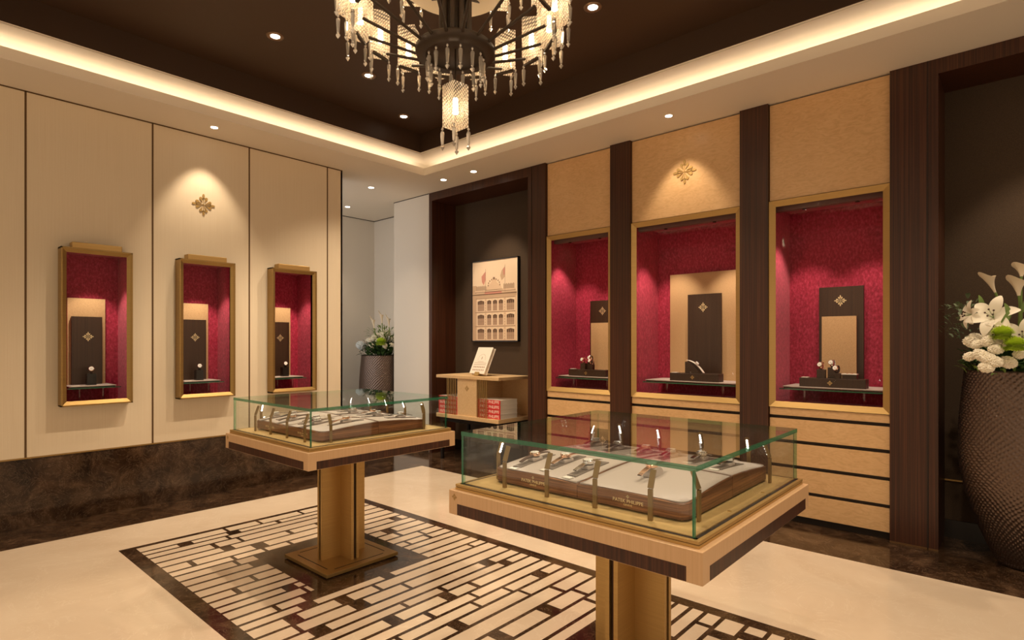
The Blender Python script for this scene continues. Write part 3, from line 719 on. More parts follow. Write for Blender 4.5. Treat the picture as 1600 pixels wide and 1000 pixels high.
for ti, (tx, ty) in enumerate(TABLES):
    far = ti == 0
    lab = 'square glass topped display table on brass pedestal, %s' % ('farther one near cream wall' if far else 'nearer one at lower right')
    t = thing('display_table', lab, 'table', (tx, ty, 0), 'display tables on the inlaid floor')
    tabs.append(t)
    MB().box(tx-.24, tx+.24, ty-.24, ty+.24, .006, .026).build('base_plate', M['brass_dark'], t, bevel=.002)
    MB().box(tx-.225, tx+.225, ty-.225, ty+.225, 0, .006).build('base_shadow_gap', M['black'], t)
    MB().box(tx-.165, tx+.165, ty+.19, ty+.196, .026, .0268).box(tx-.165, tx+.165, ty-.196, ty-.19, .026, .0268).box(tx+.19, tx+.196, ty-.165, ty+.165, .026, .0268).box(tx-.196, tx-.19, ty-.165, ty+.165, .026, .0268).build('base_groove', M['black'], t)
    A_, B_, g = .145, .026, .009
    cp = MB()
    for sgn in (-1, 1):   # pairs of plates: dark slot between
        cp.box(tx-A_, tx+A_, ty+sgn*(g+B_)/2-(B_-g)/2, ty+sgn*(g+B_)/2+(B_-g)/2, .026, .672)
        cp.box(tx+sgn*(g+B_)/2-(B_-g)/2, tx+sgn*(g+B_)/2+(B_-g)/2, ty-A_, ty+A_, .026, .672)
    cp.build('pedestal', M['brass'], t)
    MB().box(tx-A_+.012, tx+A_-.012, ty-g/2, ty+g/2, .026, .672).box(tx-g/2, tx+g/2, ty-A_+.012, ty+A_-.012, .026, .672).build('pedestal_core', M['walnut'], t)
    H_ = .485
    ap = MB(); z0, z1, zi = .672, .760, .714
    ap.box(tx-H_, tx+H_, ty-H_, ty+H_, z0, z1); ap.build('apron', M['apron'], t, bevel=.002)
    e_ = .045
    st = [(tx-H_-.0006, tx-H_+.004, ty-H_+e_, ty+H_-e_), (tx+H_-.004, tx+H_+.0006, ty-H_+e_, ty+H_-e_), (tx-H_+e_, tx+H_-e_, ty-H_-.0006, ty-H_+.004), (tx-H_+e_, tx+H_-e_, ty+H_-.004, ty+H_+.0006)]
    for (a, b, c, d) in st: MB().box(a, b, c, d, z0+.002, zi).build('inlay_strip', M['walnut'], t)
    emblem(MB(), (tx-H_, ty+H_-.030, .737), (0, -1, 0), (0, 0, 1), (-1, 0, 0), .013, .0007).build('emblem', M['gold_matte'], t)
    P_ = .468
    MB().box(tx-P_, tx+P_, ty-P_, ty+P_, .760, .7685).box(tx-P_+.003, tx+P_-.003, ty-P_+.003, ty+P_-.003, .7685, .7705).box(tx-P_, tx+P_, ty-P_, ty+P_, .7705, .780).build('plinth', M['brass'], t, bevel=.0008)
    # recessed dark line round the glass and the brass deck
    dk = MB(); G = .452
    dk.box(tx-G-.004, tx+G+.004, ty-G-.004, ty-G+.008, .7798, .7808).box(tx-G-.004, tx+G+.004, ty+G-.008, ty+G+.004, .7798, .7808).box(tx-G-.004, tx-G+.008, ty-G-.004, ty+G+.004, .7798, .7808).box(tx+G-.008, tx+G+.004, ty-G-.004, ty+G+.004, .7798, .7808)
    dk.build('glass_channel', M['black'], t)
    D = .442
    MB().box(tx-D, tx+D, ty-D, ty+D, .780, .782).build('deck', M['brass_plate'], t)
    if not far:
        for xx in (tx-.15, tx+.15): MB().cyl((xx, ty-.425, .782), (xx, ty-.425, .784), .006, .006, 12).build('screw', M['gold'], t)
    # glass cover: four sides and top, green edges
    ZT = .958; tk = .010
    gp = MB()
    gp.box(tx-G, tx+G, ty-G, ty-G+tk, .781, ZT-.0005, mis=[0, 0, 0, 0, 1, 1])
    gp.box(tx-G, tx+G, ty+G-tk, ty+G, .781, ZT-.0005, mis=[0, 0, 0, 0, 1, 1])
    gp.box(tx-G, tx-G+tk, ty-G+tk, ty+G-tk, .781, ZT-.0005, mis=[0, 0, 1, 1, 0, 0])
    gp.box(tx+G-tk, tx+G, ty-G+tk, ty+G-tk, .781, ZT-.0005, mis=[0, 0, 1, 1, 0, 0])
    gp.box(tx-G-.001, tx+G+.001, ty-G-.001, ty+G+.001, ZT, ZT+.015, mis=[0, 0, 1, 1, 1, 1])
    gp.build('glass_cover', [M['glass'], M['edge']], t)
    for dy in (-.288, -.096, .096, .288):
        lamp_local(t, (tx-.395, ty+dy, .782), (1, 0, 0)); lamp_local(t, (tx+.405, ty+dy, .782), (-1, 0, 0))
    for dx in (-.31, .31):
        lamp_local(t, (tx+dx, ty-.398, .782), (0, 1, 0)); lamp_local(t, (tx+dx, ty+.398, .782), (0, -1, 0))

def ztop(x, y, tx, ty):
    u = min(1, abs(x-tx)/.355); v = (abs(y-ty)/.378)*2-1
    return .862 - .024*u**1.7 - .006*v*v
PAT = ['PATEK PHILIPPE', 'GENEVE']
for ti, (tx, ty) in enumerate(TABLES):
    far = ti == 0; tname = 'farther' if far else 'nearer'
    for sx in (-1, 1):
        for sy in (-1, 1):
            pos = {(-1, 1): 'front left', (-1, -1): 'front right', (1, 1): 'rear left', (1, -1): 'rear right'}[(sx, sy)]
            t = thing('watch_tray', 'curved wooden watch tray with cream pad, %s on the %s display table' % (pos, tname), 'tray', (tx+sx*.178, ty+sy*.19, .785), 'watch trays on the display tables')
            xi, xo = tx+sx*.001, tx+sx*.355; yi, yo = ty+sy*.001, ty+sy*.378; R = .030
            def loft(inset, z0, dz, name, mats, bulge=0):
                nx, ny = 16, 12; mb = MB()
                xe = xo - sx*inset; ye = yo - sy*inset; xs_ = xi + sx*inset; ys_ = yi + sy*inset
                X = [xs_ + (xe-xs_)*(k/nx) for k in range(nx-5)] ; x_l = xe - sx*R
                X = [xs_ + (x_l-xs_)*k/(nx-6) for k in range(nx-5)] + [x_l + sx*R*math.sin(math.pi/2*q/6) for q in range(1, 7)]
                top = []; bot = []
                for x in X:
                    q = max(0, (abs(x-x_l)/R) if (x-x_l)*sx > 0 else 0); q = min(q, 1)
                    yend = ye - sy*R*(1-math.sqrt(max(0, 1-q*q)))
                    rt = []; rb = []
                    for j in range(ny+1):
                        yy = ys_ + (yend-ys_)*j/ny; rt.append((x, yy, ztop(x, yy, tx, ty)+dz)); rb.append((x, yy, z0))
                    top.append(rt); bot.append(rb)
                m_ = ny+1; vs = [v for r_ in top for v in r_] + [v for r_ in bot for v in r_]; nb = len(X)*m_
                fs = []
                for i in range(len(X)-1):
                    for j in range(ny): fs.append((i*m_+j, (i+1)*m_+j, (i+1)*m_+j+1, i*m_+j+1))
                mb.add(vs, fs, 1 if len(mats) > 1 else 0, True)
                sd = []
                for i in range(len(X)-1):
                    for j in (0, ny): sd.append((i*m_+j, (i+1)*m_+j, nb+(i+1)*m_+j, nb+i*m_+j))
                for j in range(ny):
                    for i in (0, len(X)-1): sd.append((i*m_+j, i*m_+j+1, nb+i*m_+j+1, nb+i*m_+j))
                b = len(mb.v)-len(vs)
                for f in sd: mb.f.append([b+k for k in f]); mb.m.append(0); mb.s.append(False)
                return mb.build(name, mats, t)
            loft(0, .789, 0, 'tray_body', [M['tray_wood']])
            loft(.006, .84, .0016, 'pad', [M['pad']])
            MB().box(min(xi, xo-sx*.02), max(xi, xo-sx*.02), min(yi, yo-sy*.02), max(yi, yo-sy*.02), .782, .789).build('foot', M['brass'], t)
            if sx < 0:
                yc = (yi+yo)/2
                lt = MB(); xf_ = xo - .0002
                for s_, z_, sz in ((PAT[0], .811, .0155), (PAT[1], .800, .0085)):
                    lt.merge(text_mb(s_, sz, .0003).xf(basis((xf_, yc, z_), Vector((0, -1, 0)), Vector((0, 0, 1)), Vector((-1, 0, 0)))))
                emblem(lt, (xf_, yc, .826), (0, -1, 0), (0, 0, 1), (-1, 0, 0), .006, .0006)
                lt.build('lettering', M['pale_gold'], t, recalc=False)
    # slots, plaques, watches
    def slot(x, y, dx=.075, lab=None, grp=None):
        m_ = MB(); z = ztop(x, y, tx, ty)
    if far:
        W = [(-.26, .30, 'steel'), (-.20, .20, 'black'), (-.26, .10, 'rose'), (-.20, -.06, 'steel'), (-.25, -.16, 'steel'), (-.14, -.27, 'rosefull'),
             (.14, .28, 'steel'), (.18, .16, 'rose'), (.12, .06, 'steel'), (.17, -.08, 'rosefull'), (.13, -.19, 'black'), (.22, -.29, 'steel')]
    else:
        W = [(-.215, .295, 'rose'), (-.180, .175, 'rosefull'), (-.200, .060, 'steel'),
             (.20, .290, 'steel'), (.17, .165, 'black'), (.20, .050, 'rosefull'), (.18, -.070, 'steel'), (.20, -.185, 'steel'), (.16, -.300, 'steel')]
    names_n = ['rose gold strapped watch left in the front left tray', 'full rose gold watch amid the front left tray', 'steel watch right in the front left tray',
               'steel watch left in the rear left tray', 'black strapped watch amid the rear left tray', 'rose gold watch right in the rear left tray',
               'steel watch left in the rear right tray', 'steel watch amid the rear right tray', 'steel watch right in the rear right tray']
    for k, (dx, dy, sty) in enumerate(W):
        x, y_ = tx+dx, ty+dy; z = ztop(x, y_, tx, ty) + .0018
        # dark slot recess strip and cream plaque under/in front of the watch, one holder per watch
        hx = -1 if dx < 0 else 1
        hold = thing('watch_slot_cushion', 'grey lined watch slot cushion, slot %s on the %s display table' % (['with the ' + (names_n[k] if not far else ''), 'holding a flat watch'][1 if far else 0], tname), 'cushion', (x, y_, z), 'slot cushions on the %s table' % tname)
        sl = MB(); nseg = 8; xa, xb_ = x-.105, x+.105
        for q in range(nseg):
            a, b = xa+(xb_-xa)*q/nseg, xa+(xb_-xa)*(q+1)/nseg
            zz0, zz1 = ztop(a, y_, tx, ty)+.0042, ztop(b, y_, tx, ty)+.0042
            sl.add([(a, y_-.019, zz0), (b, y_-.019, zz1), (b, y_+.019, zz1), (a, y_+.019, zz0)], [(0, 1, 2, 3)])
            sl.add([(a, y_-.019, zz0), (b, y_-.019, zz1), (b, y_-.019, zz1-.005), (a, y_-.019, zz0-.005)], [(0, 1, 2, 3)])
            sl.add([(a, y_+.019, zz0), (b, y_+.019, zz1), (b, y_+.019, zz1-.005), (a, y_+.019, zz0-.005)], [(0, 1, 2, 3)])
        sl.build('lining', M['slot'], hold)
        cu = MB(); cu.box(x-.028, x+.028, y_-.017, y_+.017, z, z+.014); cu.build('pillow', M['pad'], hold, bevel=.004)
        slope = math.atan2(ztop(x+.03, y_, tx, ty)-ztop(x-.03, y_, tx, ty), .06)
        lb = (names_n[k] + ', near table') if not far else 'flat watch on the farther table, %s' % ['front row far left', 'front row second from left', 'front row third from left', 'front row fourth from left', 'front row fifth from left', 'front row right end', 'rear row far left', 'rear row second from left', 'rear row third from left', 'rear row fourth from left', 'rear row fifth from left', 'rear row right end'][k]
        put_watch('flat', sty, (x, y_, z+.010), 0, lb, 'flat watches on the %s table' % tname, rot=(0, -slope, 0))
        if not far:
            hold['label'] = 'grey slot cushion under the ' + names_n[k]
            px0 = x-.125; zz = ztop(px0, y_, tx, ty)+.002
            pc = MB().box(px0-.012, px0+.010, y_-.016, y_+.016, zz, zz+.003).build('price_plaque', M['card'])
            tag(pc, 'small cream plaque before the ' + names_n[k], 'card', 'price plaques on the nearer table')
        else: hold['label'] = 'grey slot cushion on the farther table, ' + lb.split(', ')[1]
    if not far:
        x, y_ = tx-.165, ty-.175; z = ztop(x, y_, tx, ty)+.002
        cu = thing('watch_cuff', 'cream half round cuff alone on the front right tray of the nearer table', 'stand', (x, y_, z))
        pts = [(x-.035 + .035*(1-math.cos(math.pi*q/12)), z + .030*math.sin(math.pi*q/12)) for q in range(13)]
        MB().poly([(a, y_-.020, b) for a, b in pts], (0, 1, 0), .040).build('cuff', M['pad'], cu)
        put_watch('flat', 'rosefull', (x-.004, y_+.002, z+.020), 0, 'jewelled watch over the lone cream cuff, front right tray of nearer table', 'flat watches on the nearer table', rot=(0, -.1, 0))

# ------------------------------------------------------------------ niche: picture, console, books
PX = 4.79
pc = thing('framed_picture', 'framed sepia picture of an ornate old facade hanging in the dark niche', 'picture', (4.82, 4.545, 1.79))
y0, y1, z0, z1 = 4.182, 4.912, 1.317, 2.262
fw = .010
fr = MB().box(PX, XN-.001, y0, y0+fw, z0, z1).box(PX, XN-.001, y1-fw, y1, z0, z1).box(PX, XN-.001, y0, y1, z0, z0+fw).box(PX, XN-.001, y0, y1, z1-fw, z1)
fr.build('frame', M['black_gloss'], pc)
fm = {k: plain('print_'+k, c, .6) for k, c in {'sky': (.88, .70, .52), 'stone': (.76, .56, .39), 'stone2': (.60, .42, .28), 'shadow': (.13, .07, .04), 'glass': (.44, .29, .20), 'rose': (.62, .28, .22), 'line': (.35, .22, .14)}.items()}
pm = [fm['sky'], fm['stone'], fm['stone2'], fm['shadow'], fm['glass'], fm['rose'], fm['line']]
im = MB(); Wd, Hd = y1-y0-2*fw, z1-z0-2*fw; lay = [0]
def pr(u0, u1, v0, v1, mi, d=0):   # u from left (y max) to right, v from bottom
    xx = PX+.006 - .0002*d
    im.quad((xx, y1-fw-u0*Wd, z0+fw+v0*Hd), (xx, y1-fw-u1*Wd, z0+fw+v0*Hd), (xx, y1-fw-u1*Wd, z0+fw+v1*Hd), (xx, y1-fw-u0*Wd, z0+fw+v1*Hd), mi)
def pp(pts, mi, d=0):
    xx = PX+.006 - .0002*d
    im.add([(xx, y1-fw-u*Wd, z0+fw+v*Hd) for u, v in pts], [tuple(range(len(pts)))], mi)
pr(0, 1, 0, 1, 0); pr(0, .98, 0, .60, 1, 1); pr(0, .09, 0, .70, 2, 2)
pr(0, .98, .545, .60, 2, 3); pr(0, .98, .575, .585, 3, 4); pr(.28, .66, .585, .612, 5, 4); pr(.06, .96, .615, .635, 1, 3); pr(.06, .96, .607, .615, 6, 4)
pr(.08, .95, .525, .54, 6, 3)
for q in range(26): pr(.10+q*.033, .112+q*.033, .527, .538, 1, 4)
for r_ in range(3):
    vb = .015 + r_*.178
    pr(.06, .95, vb-.018, vb-.010, 6, 3)
    for (a, b) in ((.12, .27), (.34, .43), (.47, .56), (.60, .69), (.77, .93)):
        pr(a-.016, b+.016, vb-.003, vb+.155, 0, 3); pr(a, b, vb+.003, vb+.125, 4, 4); pr(a, b, vb+.088, vb+.125, 3, 5)
        pp([(a, vb+.125), (b, vb+.125), ((a+b)/2, vb+.137)], 3, 5)
        pr(a, b, vb+.045, vb+.050, 6, 5)
        nn_ = max(2, int((b-a)/.035))
        for q in range(1, nn_): pr(a+(b-a)*q/nn_-.002, a+(b-a)*q/nn_+.002, vb+.005, vb+.12, 2, 6)
    for cx_ in (.30, .73):
        for q in range(9): pr(cx_-.012, cx_+.004, vb+q*.017, vb+.010+q*.017, 0 if q % 2 else 2, 4)
# balustrade and pediment
for q in range(18): pr(.09+q*.013, .098+q*.013, .635, .69+.006*math.sin(q*2.1), 6, 3)
for q in range(18): pr(.70+q*.013, .708+q*.013, .635, .695+.006*math.sin(q*1.7), 6, 3)
pp([(.28, .63), (.68, .63), (.64, .68), (.56, .72), (.52, .765), (.46, .765), (.42, .72), (.34, .68)], 1, 3)
pp([(.46, .765), (.52, .765), (.51, .79), (.47, .79)], 6, 4)
for q in range(9):
    a = math.pi*q/8; pr(.49+.13*math.cos(a)-.01, .49+.13*math.cos(a)+.012, .68+.075*math.sin(a), .70+.075*math.sin(a), 6, 4)
for ux in (.30, .73):
    pr(ux, ux+.006, .60, .93 if ux > .5 else .90, 6, 5)
pp([(.30, .87), (.21, .81), (.22, .74), (.26, .70), (.30, .76)], 5, 5); pp([(.73, .91), (.66, .86), (.63, .80), (.66, .74), (.73, .78)], 2, 5)
pp([(.73, .90), (.69, .87), (.70, .80), (.73, .81)], 5, 6)
im.build('print', pm, pc, recalc=False)

KX, KY0, KY1 = 4.30, 4.018, 4.985
co = thing('console_shelf', 'pale oak console shelf with rods and books standing in the dark niche', 'console', (4.55, 4.5, 0))
MB().box(KX, 4.815, KY0, KY1, .912, .945).build('top', M['oak'], co, bevel=.002)
MB().box(KX, 4.815, KY0, KY1, .470, .512).build('lower_shelf', M['oak'], co, bevel=.002)
MB().box(4.795, 4.815, KY0+.005, KY1-.005, .512, .912).build('back_panel', M['oak'], co)
MB().box(KX+.015, KX+.035, 4.352, 4.650, .512, .912).build('front_panel', M['oak'], co)
MB().box(KX+.035, 4.795, 4.42, 4.59, .512, .912).build('core', M['oak'], co)
emblem(MB(), (KX+.015, 4.50, .81), (0, -1, 0), (0, 0, 1), (-1, 0, 0), .034, .001).build('emblem', M['gold_matte'], co)
for yy in (4.672, 4.700, 4.728, 4.756, 4.784, 4.806, 4.330, 4.302, 4.274, 4.246, 4.218, 4.194):
    MB().box(KX+.004, KX+.012, yy-.003, yy+.003, .512, .912).build('rod', M['brass'], co)
MB().box(KX+.03, 4.80, KY0+.03, KY1-.03, .425, .470).build('plinth', M['black_gloss'], co)
for xx in (4.33, 4.74):
    for yy in (4.09, 4.91): MB().box(xx-.015, xx+.015, yy-.015, yy+.015, 0, .425).build('leg', M['black_gloss'], co)
bt = text_mb('PATEK PHILIPPE', .0445, .0004)
bxs = [v[0] for v in bt.v]; bw0, bw1 = min(bxs), max(bxs)
for side_, (by0, by1) in (('right', (3.99+.03, 4.335)), ('left', (4.655, 4.970))):
    for k in range(4):
        zb = .5125 + k*.0495
        pos = ['bottom', 'second from bottom', 'third from bottom', 'top'][k]
        b = thing('book', 'white book with red spine, %s in the %s stack on the console' % (pos, side_), 'book', (4.46, (by0+by1)/2, zb), 'book stacks on the console')
        bx0, bx1 = KX+.030, KX+.295
        MB().box(bx0, bx1, by0, by1, zb, zb+.004).box(bx0, bx1, by0, by1, zb+.044, zb+.048).build('cover', M['paper'], b)
        MB().box(bx0+.003, bx1-.003, by0+.003, by1-.003, zb+.004, zb+.044).build('pages', M['paper'], b)
        MB().box(bx0-.004, bx0+.002, by0, by1, zb, zb+.048).build('spine', M['red'], b)
        sc_ = (by1-by0-.03)/(bw1-bw0)
        lt = MB(); lt.v = list(bt.v); lt.f = [list(f) for f in bt.f]; lt.m = list(bt.m); lt.s = list(bt.s)
        X_ = Vector((0, -1, 0))*sc_*.96
        lt.xf(basis((bx0-.0042, (by0+by1)/2-.004, zb+.0235), X_, Vector((0, 0, 1))*1.0, Vector((-1, 0, 0))))
        lt.build('lettering', M['white'], b, recalc=False)
# book on an easel
ea = thing('book_easel', 'small brass easel holding the open-faced book on top of the console', 'stand', (4.45, 4.46, .945))
th = math.radians(27)
ux = Vector((-.10, -1, 0)).normalized(); uz_ = Vector((math.sin(th), -.0, math.cos(th))); un = ux.cross(uz_)
if un.x > 0: un = -un
bc = Vector((4.385, 4.52, .972))
def bx(o_, a0, a1, b0, b1, c0, c1):
    vs = [o_ + ux*a + uz_*b - un*c for c in (c0, c1) for b in (b0, b1) for a in (a0, a1)]
    return MB().add(vs, [(0, 1, 3, 2), (4, 6, 7, 5), (0, 4, 5, 1), (2, 3, 7, 6), (0, 2, 6, 4), (1, 5, 7, 3)])
bk2 = thing('book', 'white book with a facade drawing on its cover, leaning on the brass easel', 'book', bc)
bx(bc, -.015, .235, 0, .315, 0, .004).merge(bx(bc, -.015, .235, 0, .315, .038, .042)).build('cover', M['paper'], bk2)
bx(bc, -.012, .230, .004, .311, .004, .038).build('pages', M['paper'], bk2)
dr = MB()
for r_ in range(2):
    for q in range(7): dr.merge(bx(bc, .02+q*.028, .036+q*.028, .035+r_*.035, .05+r_*.035, -.0008, 0))
dr.merge(bx(bc, .01, .215, .105, .109, -.0008, 0)).merge(bx(bc, .01, .215, .125, .128, -.0008, 0)).merge(bx(bc, .06, .16, .14, .143, -.0008, 0))
for q in range(12):
    a = math.pi*q/11; dr.merge(bx(bc + ux*(.11+.06*math.cos(a)) + uz_*(.17+.06*math.sin(a)), -.003, .003, -.003, .003, -.0008, 0))
dr.merge(bx(bc, .105, .115, .17, .20, -.0008, 0))
dr.build('cover_drawing', fm['line'], bk2)
MB().box(4.37, 4.56, 4.36, 4.47, .9452, .950).build('foot', M['gold'], ea)
bx(bc - uz_*.006, .085, .155, -.020, .022, -.010, -.004).merge(bx(bc - uz_*.006, .085, .155, -.006, .004, -.004, .05)).merge(bx(bc, .085, .155, -.006, .24, .0425, .047)).build('support', M['gold_matte'], ea)

# ------------------------------------------------------------------ downlights
def downlight(x, y_, z, label, dark=False, energy=0, spot=80, target=None, lens=.030):
    t = thing('downlight', label, 'light', (x, y_, z), 'ceiling downlights')
    MB().lathe([(lens*1.0, -.001), (lens*1.35, -.007), (lens*1.85, -.006), (lens*1.9, 0)] if dark else [(lens*1.02, -.001), (lens*1.3, -.004), (lens*1.35, 0)], (x, y_, z), 28).build('trim_ring', M['ring_bronze'] if dark else M['ceil'], t, recalc=False)
    MB().cyl((x, y_, z-.003), (x, y_, z-.0005), lens, lens, 24).build('lens', M['bulb'], t)
    if energy:
        add_light('downlight_beam', 'SPOT', (x, y_, z-.012), energy, WARM2, t, target or (x, y_, 0), .035, spot, .6)
D_ = [(1.855, 3.815, 'dark recess light directly above the left of the chandelier'), (2.615, 3.83, 'dark recess light behind the lowest crystals left of the chandelier'), (3.30, 4.28, 'dark recess light near the far corner of the recess'), (3.01, 2.01, 'dark recess light right of the chandelier')]
for x, y_, lb in D_: downlight(x, y_, ZD, 'round bronze rimmed ' + lb, True, 76, 105)
for x, y_, lb in ((0.9, 2.1, 'above the camera side of the farther table'), (0.9, .4, 'nearest the camera'), (2.9, .3, 'before the near maple case'), (1.9, -.1, 'behind the nearer table')): downlight(x, y_, ZD, 'bronze rimmed dark recess light ' + lb, True, 52, 105)
downlight(1.909, 4.986, CZ, 'small soffit light above the cream wall emblem', False, 20, 66, (1.92, 5.25, 1.9), .026)
downlight(4.183, 4.728, CZ, 'soffit light left of the pair before the bookshelf niche', False, 16, 60, (4.6, 4.7, 1.0))
downlight(4.187, 4.266, CZ, 'soffit light right of the pair before the bookshelf niche', False, 42, 62, (4.78, 4.5, 1.5))
downlight(4.176, 2.082, CZ, 'small soffit light above the maple wall emblem', False, 17, 66, (4.50, 2.09, 2.1), .026)
downlight(3.84, 5.578, CZ, 'soffit light at the entrance of the passage', False, 14, 80)
downlight(4.175, 6.593, CZ, 'soffit light deepest in the passage', False, 10, 80)
downlight(4.2, -.2, CZ, 'soffit light outside the picture before the flower niche', False, 40, 60, (4.6, -.05, 1.5))

# ------------------------------------------------------------------ chandelier
CXc, CYc = 1.923, 2.086
ch = thing('chandelier', 'round bronze chandelier with ribbed glass lanterns and hanging crystal drops', 'chandelier', (CXc, CYc, ZD))
hubz = 2.705
MB().cyl((CXc, CYc, ZD), (CXc, CYc, ZD-.03), .14, .14, 40).build('ceiling_rose', M['bronze'], ch)
hb = MB().lathe([(.145, 0), (.190, .0), (.194, .012), (.194, .030), (.186, .042), (.10, .046), (.0001, .046)], (CXc, CYc, hubz), 56)
hb.lathe([(.145, 0), (.143, .03), (.0001, .034)], (CXc, CYc, hubz), 56); hb.build('hub', M['bronze'], ch, recalc=False)
col = MB()
for k in range(10):
    a = 2*math.pi*k/10; col.cyl((CXc+.068*math.cos(a), CYc+.068*math.sin(a), hubz+.04), (CXc+.068*math.cos(a), CYc+.068*math.sin(a), ZD-.03), .0125, .0125, 10)
col.cyl((CXc, CYc, hubz+.04), (CXc, CYc, ZD-.03), .045, .045, 20); col.build('column', M['bronze'], ch)
MB().lathe([(.09, 3.050), (.25, 3.036), (.262, 3.046), (.25, 3.061), (.09, 3.061)], (CXc, CYc, 0), 48).build('glass_dish', plain('frosted_dish', (.80, .68, .48), .5), ch, recalc=False)
def crystal_mb(p, L_=.098, r=.0105):
    x, y_, z = p
    mb = MB().lathe([(.0001, 0), (.0045, -.004), (.006, -.010), (.0045, -.015), (.0012, -.018)], (x, y_, z), 8, smooth=False)
    z2 = -.018; mb.lathe([(.0012, z2), (r*.8, z2-.006), (r, z2-.014), (r*.62, z2-L_*.70), (r*.35, z2-L_*.74), (r*1.05, z2-L_*.84), (.0003, z2-L_)], (x, y_, z), 6, smooth=False)
    return mb
VIEW = math.atan2(-FX.y, -FX.x)
def lantern(name, cx_, cy_, zb, hh, rr, rot, crystals=(0, 1, 2, 3)):
    cs = [(cx_+rr*math.cos(rot+k*math.pi/2), cy_+rr*math.sin(rot+k*math.pi/2)) for k in range(4)]
    mb = MB()
    for k in range(4):
        (a, b), (c, d) = cs[k], cs[(k+1) % 4]; mb.quad((a, b, zb), (c, d, zb), (c, d, zb+hh), (a, b, zb+hh))
    mb.quad(*[(a, b, zb) for a, b in cs])
    o = mb.build(name, M['shade'], ch, recalc=False)
    MB().cyl((cx_, cy_, zb+hh*.32), (cx_, cy_, zb+hh*.68), .014, .012, 10).build('bulb', M['bulb_hot'], o)
    for k in crystals:
        a, b = cs[k]; crystal_mb((a, b, zb)).build('crystal_drop', M['crystal'], o, recalc=False)
    if crystals and name == 'lantern_shade' and zb < 3:
        a, b = cx_+(rr+.008)*math.cos(rot), cy_+(rr+.008)*math.sin(rot)
        for dz in (.105, .21): crystal_mb((a, b, zb+dz)).build('crystal_drop', M['crystal'], o, recalc=False)
    return cs
for k in range(16):
    # angle measured from the direction away from the camera
    th_ = math.radians(7 + 22.5*k); d = FX*math.cos(th_) + FR*math.sin(th_)
    cx_, cy_ = CXc + d.x*.485, CYc + d.y*.485; rot = math.atan2(d.y, d.x)
    near = math.cos(th_) < -.45
    zb = 2.83
    MB().tube([(CXc+d.x*.185, CYc+d.y*.185, hubz+.022), (CXc+d.x*.44, CYc+d.y*.44, zb-.004)], .0075, 8).build('arm', M['bronze'], ch)
    # V bracket under the lantern
    br = MB(); p_ = Vector((cx_, cy_, zb-.006)); inn = p_ - d*.045; sd = Vector((-d.y, d.x, 0))
    br.box(-.008, .008, -.055, .055, -.006, .006).xf(basis(p_ , d, sd, Vector((0, 0, 1))))
    br.build('bracket', M['bronze'], ch)
    lantern('lantern_shade', cx_, cy_, zb, .215, .066, rot, () if near else (0, 1, 3))
for k in range(8):
    th_ = math.radians(40 + 45*k); d = FX*math.cos(th_) + FR*math.sin(th_)
    cx_, cy_ = CXc + d.x*.33, CYc + d.y*.33; zb = 3.10
    MB().tube([(CXc+d.x*.07, CYc+d.y*.07, 3.02), (cx_, cy_, zb-.004)], .007, 8).build('arm', M['bronze'], ch)
    lantern('lantern_shade', cx_, cy_, zb, .20, .066, math.atan2(d.y, d.x), () if math.cos(th_) < -.3 else (0, 1, 3))
MB().cyl((CXc, CYc, hubz+.034), (CXc, CYc, 2.56), .004, .004, 8).build('pendant_rod', M['bronze'], ch)
lantern('pendant_lantern', CXc, CYc, 2.358, .205, .064, VIEW, (0, 1, 2, 3))
for k in range(14):
    a = 2*math.pi*k/14 + .1
    crystal_mb((CXc+.137*math.cos(a), CYc+.137*math.sin(a), hubz-.004), .105, .011).build('crystal_drop', M['crystal'], ch, recalc=False)

# ------------------------------------------------------------------ flower vases
def unp(u, v, d):
    q = (FX + FR*((u-800)/900) + FU*((536-v)/900))*d; return Vector((q.x, q.y, q.z+1.3))
def vase(cx_, cy_, lab, prof, name='flower_vase'):
    t = thing(name, lab, 'vase', (cx_, cy_, 0), 'hammered pewter vases')
    # hammered skin: staggered rows of raised dimples
    nr, nc = 210, 372; vs = []; ztop_ = prof[-1][1]
    def rad(z):
        for (r0, z0), (r1, z1) in zip(prof[:-1], prof[1:]):
            if z <= z1: return r0 + (r1-r0)*(z-z0)/(z1-z0)
        return prof[-1][0]
    for i in range(nr+1):
        z = ztop_*i/nr; r = (rad(max(0, z-.03)) + rad(z) + rad(min(ztop_, z+.03)))/3 if z > .03 else rad(z)
        for k in range(nc):
            p_ = math.cos(2*math.pi*(i/5.8 + .25*math.sin(k*.11)))*math.cos(2*math.pi*(k/6 + .3*math.sin(i*.13)))
            rr = r - .003 + .0075*max(0, p_)**.8; a = 2*math.pi*k/nc
            vs.append((cx_ + rr*math.cos(a), cy_ + rr*math.sin(a), z))
    fs = [(i*nc+k, i*nc+(k+1) % nc, (i+1)*nc+(k+1) % nc, (i+1)*nc+k) for i in range(nr) for k in range(nc)]
    MB().add(vs, fs, 0, True).lathe([(.0001, 0), (prof[0][0]-.002, 0)], (cx_, cy_, 0), 48).build('body', M['hammer'], t)
    r, z = prof[-1]
    MB().lathe([(r, z), (r+.002, z+.006), (r-.012, z+.008), (r-.02, z-.02), (.0001, z-.02)], (cx_, cy_, 0), 48).build('rim', M['bronze'], t)
    return t
profR = [(.12, 0), (.135, .01), (.16, .06), (.205, .16), (.25, .29), (.29, .43), (.312, .56), (.318, .68), (.315, .80), (.307, .92), (.297, 1.03), (.287, 1.135)]
vase(4.50, -.005, 'large hammered pewter vase of white lilies standing in the right niche', profR)
vase(4.575, 6.36, 'hammered pewter vase of white flowers in the passage behind the pillar', profR)

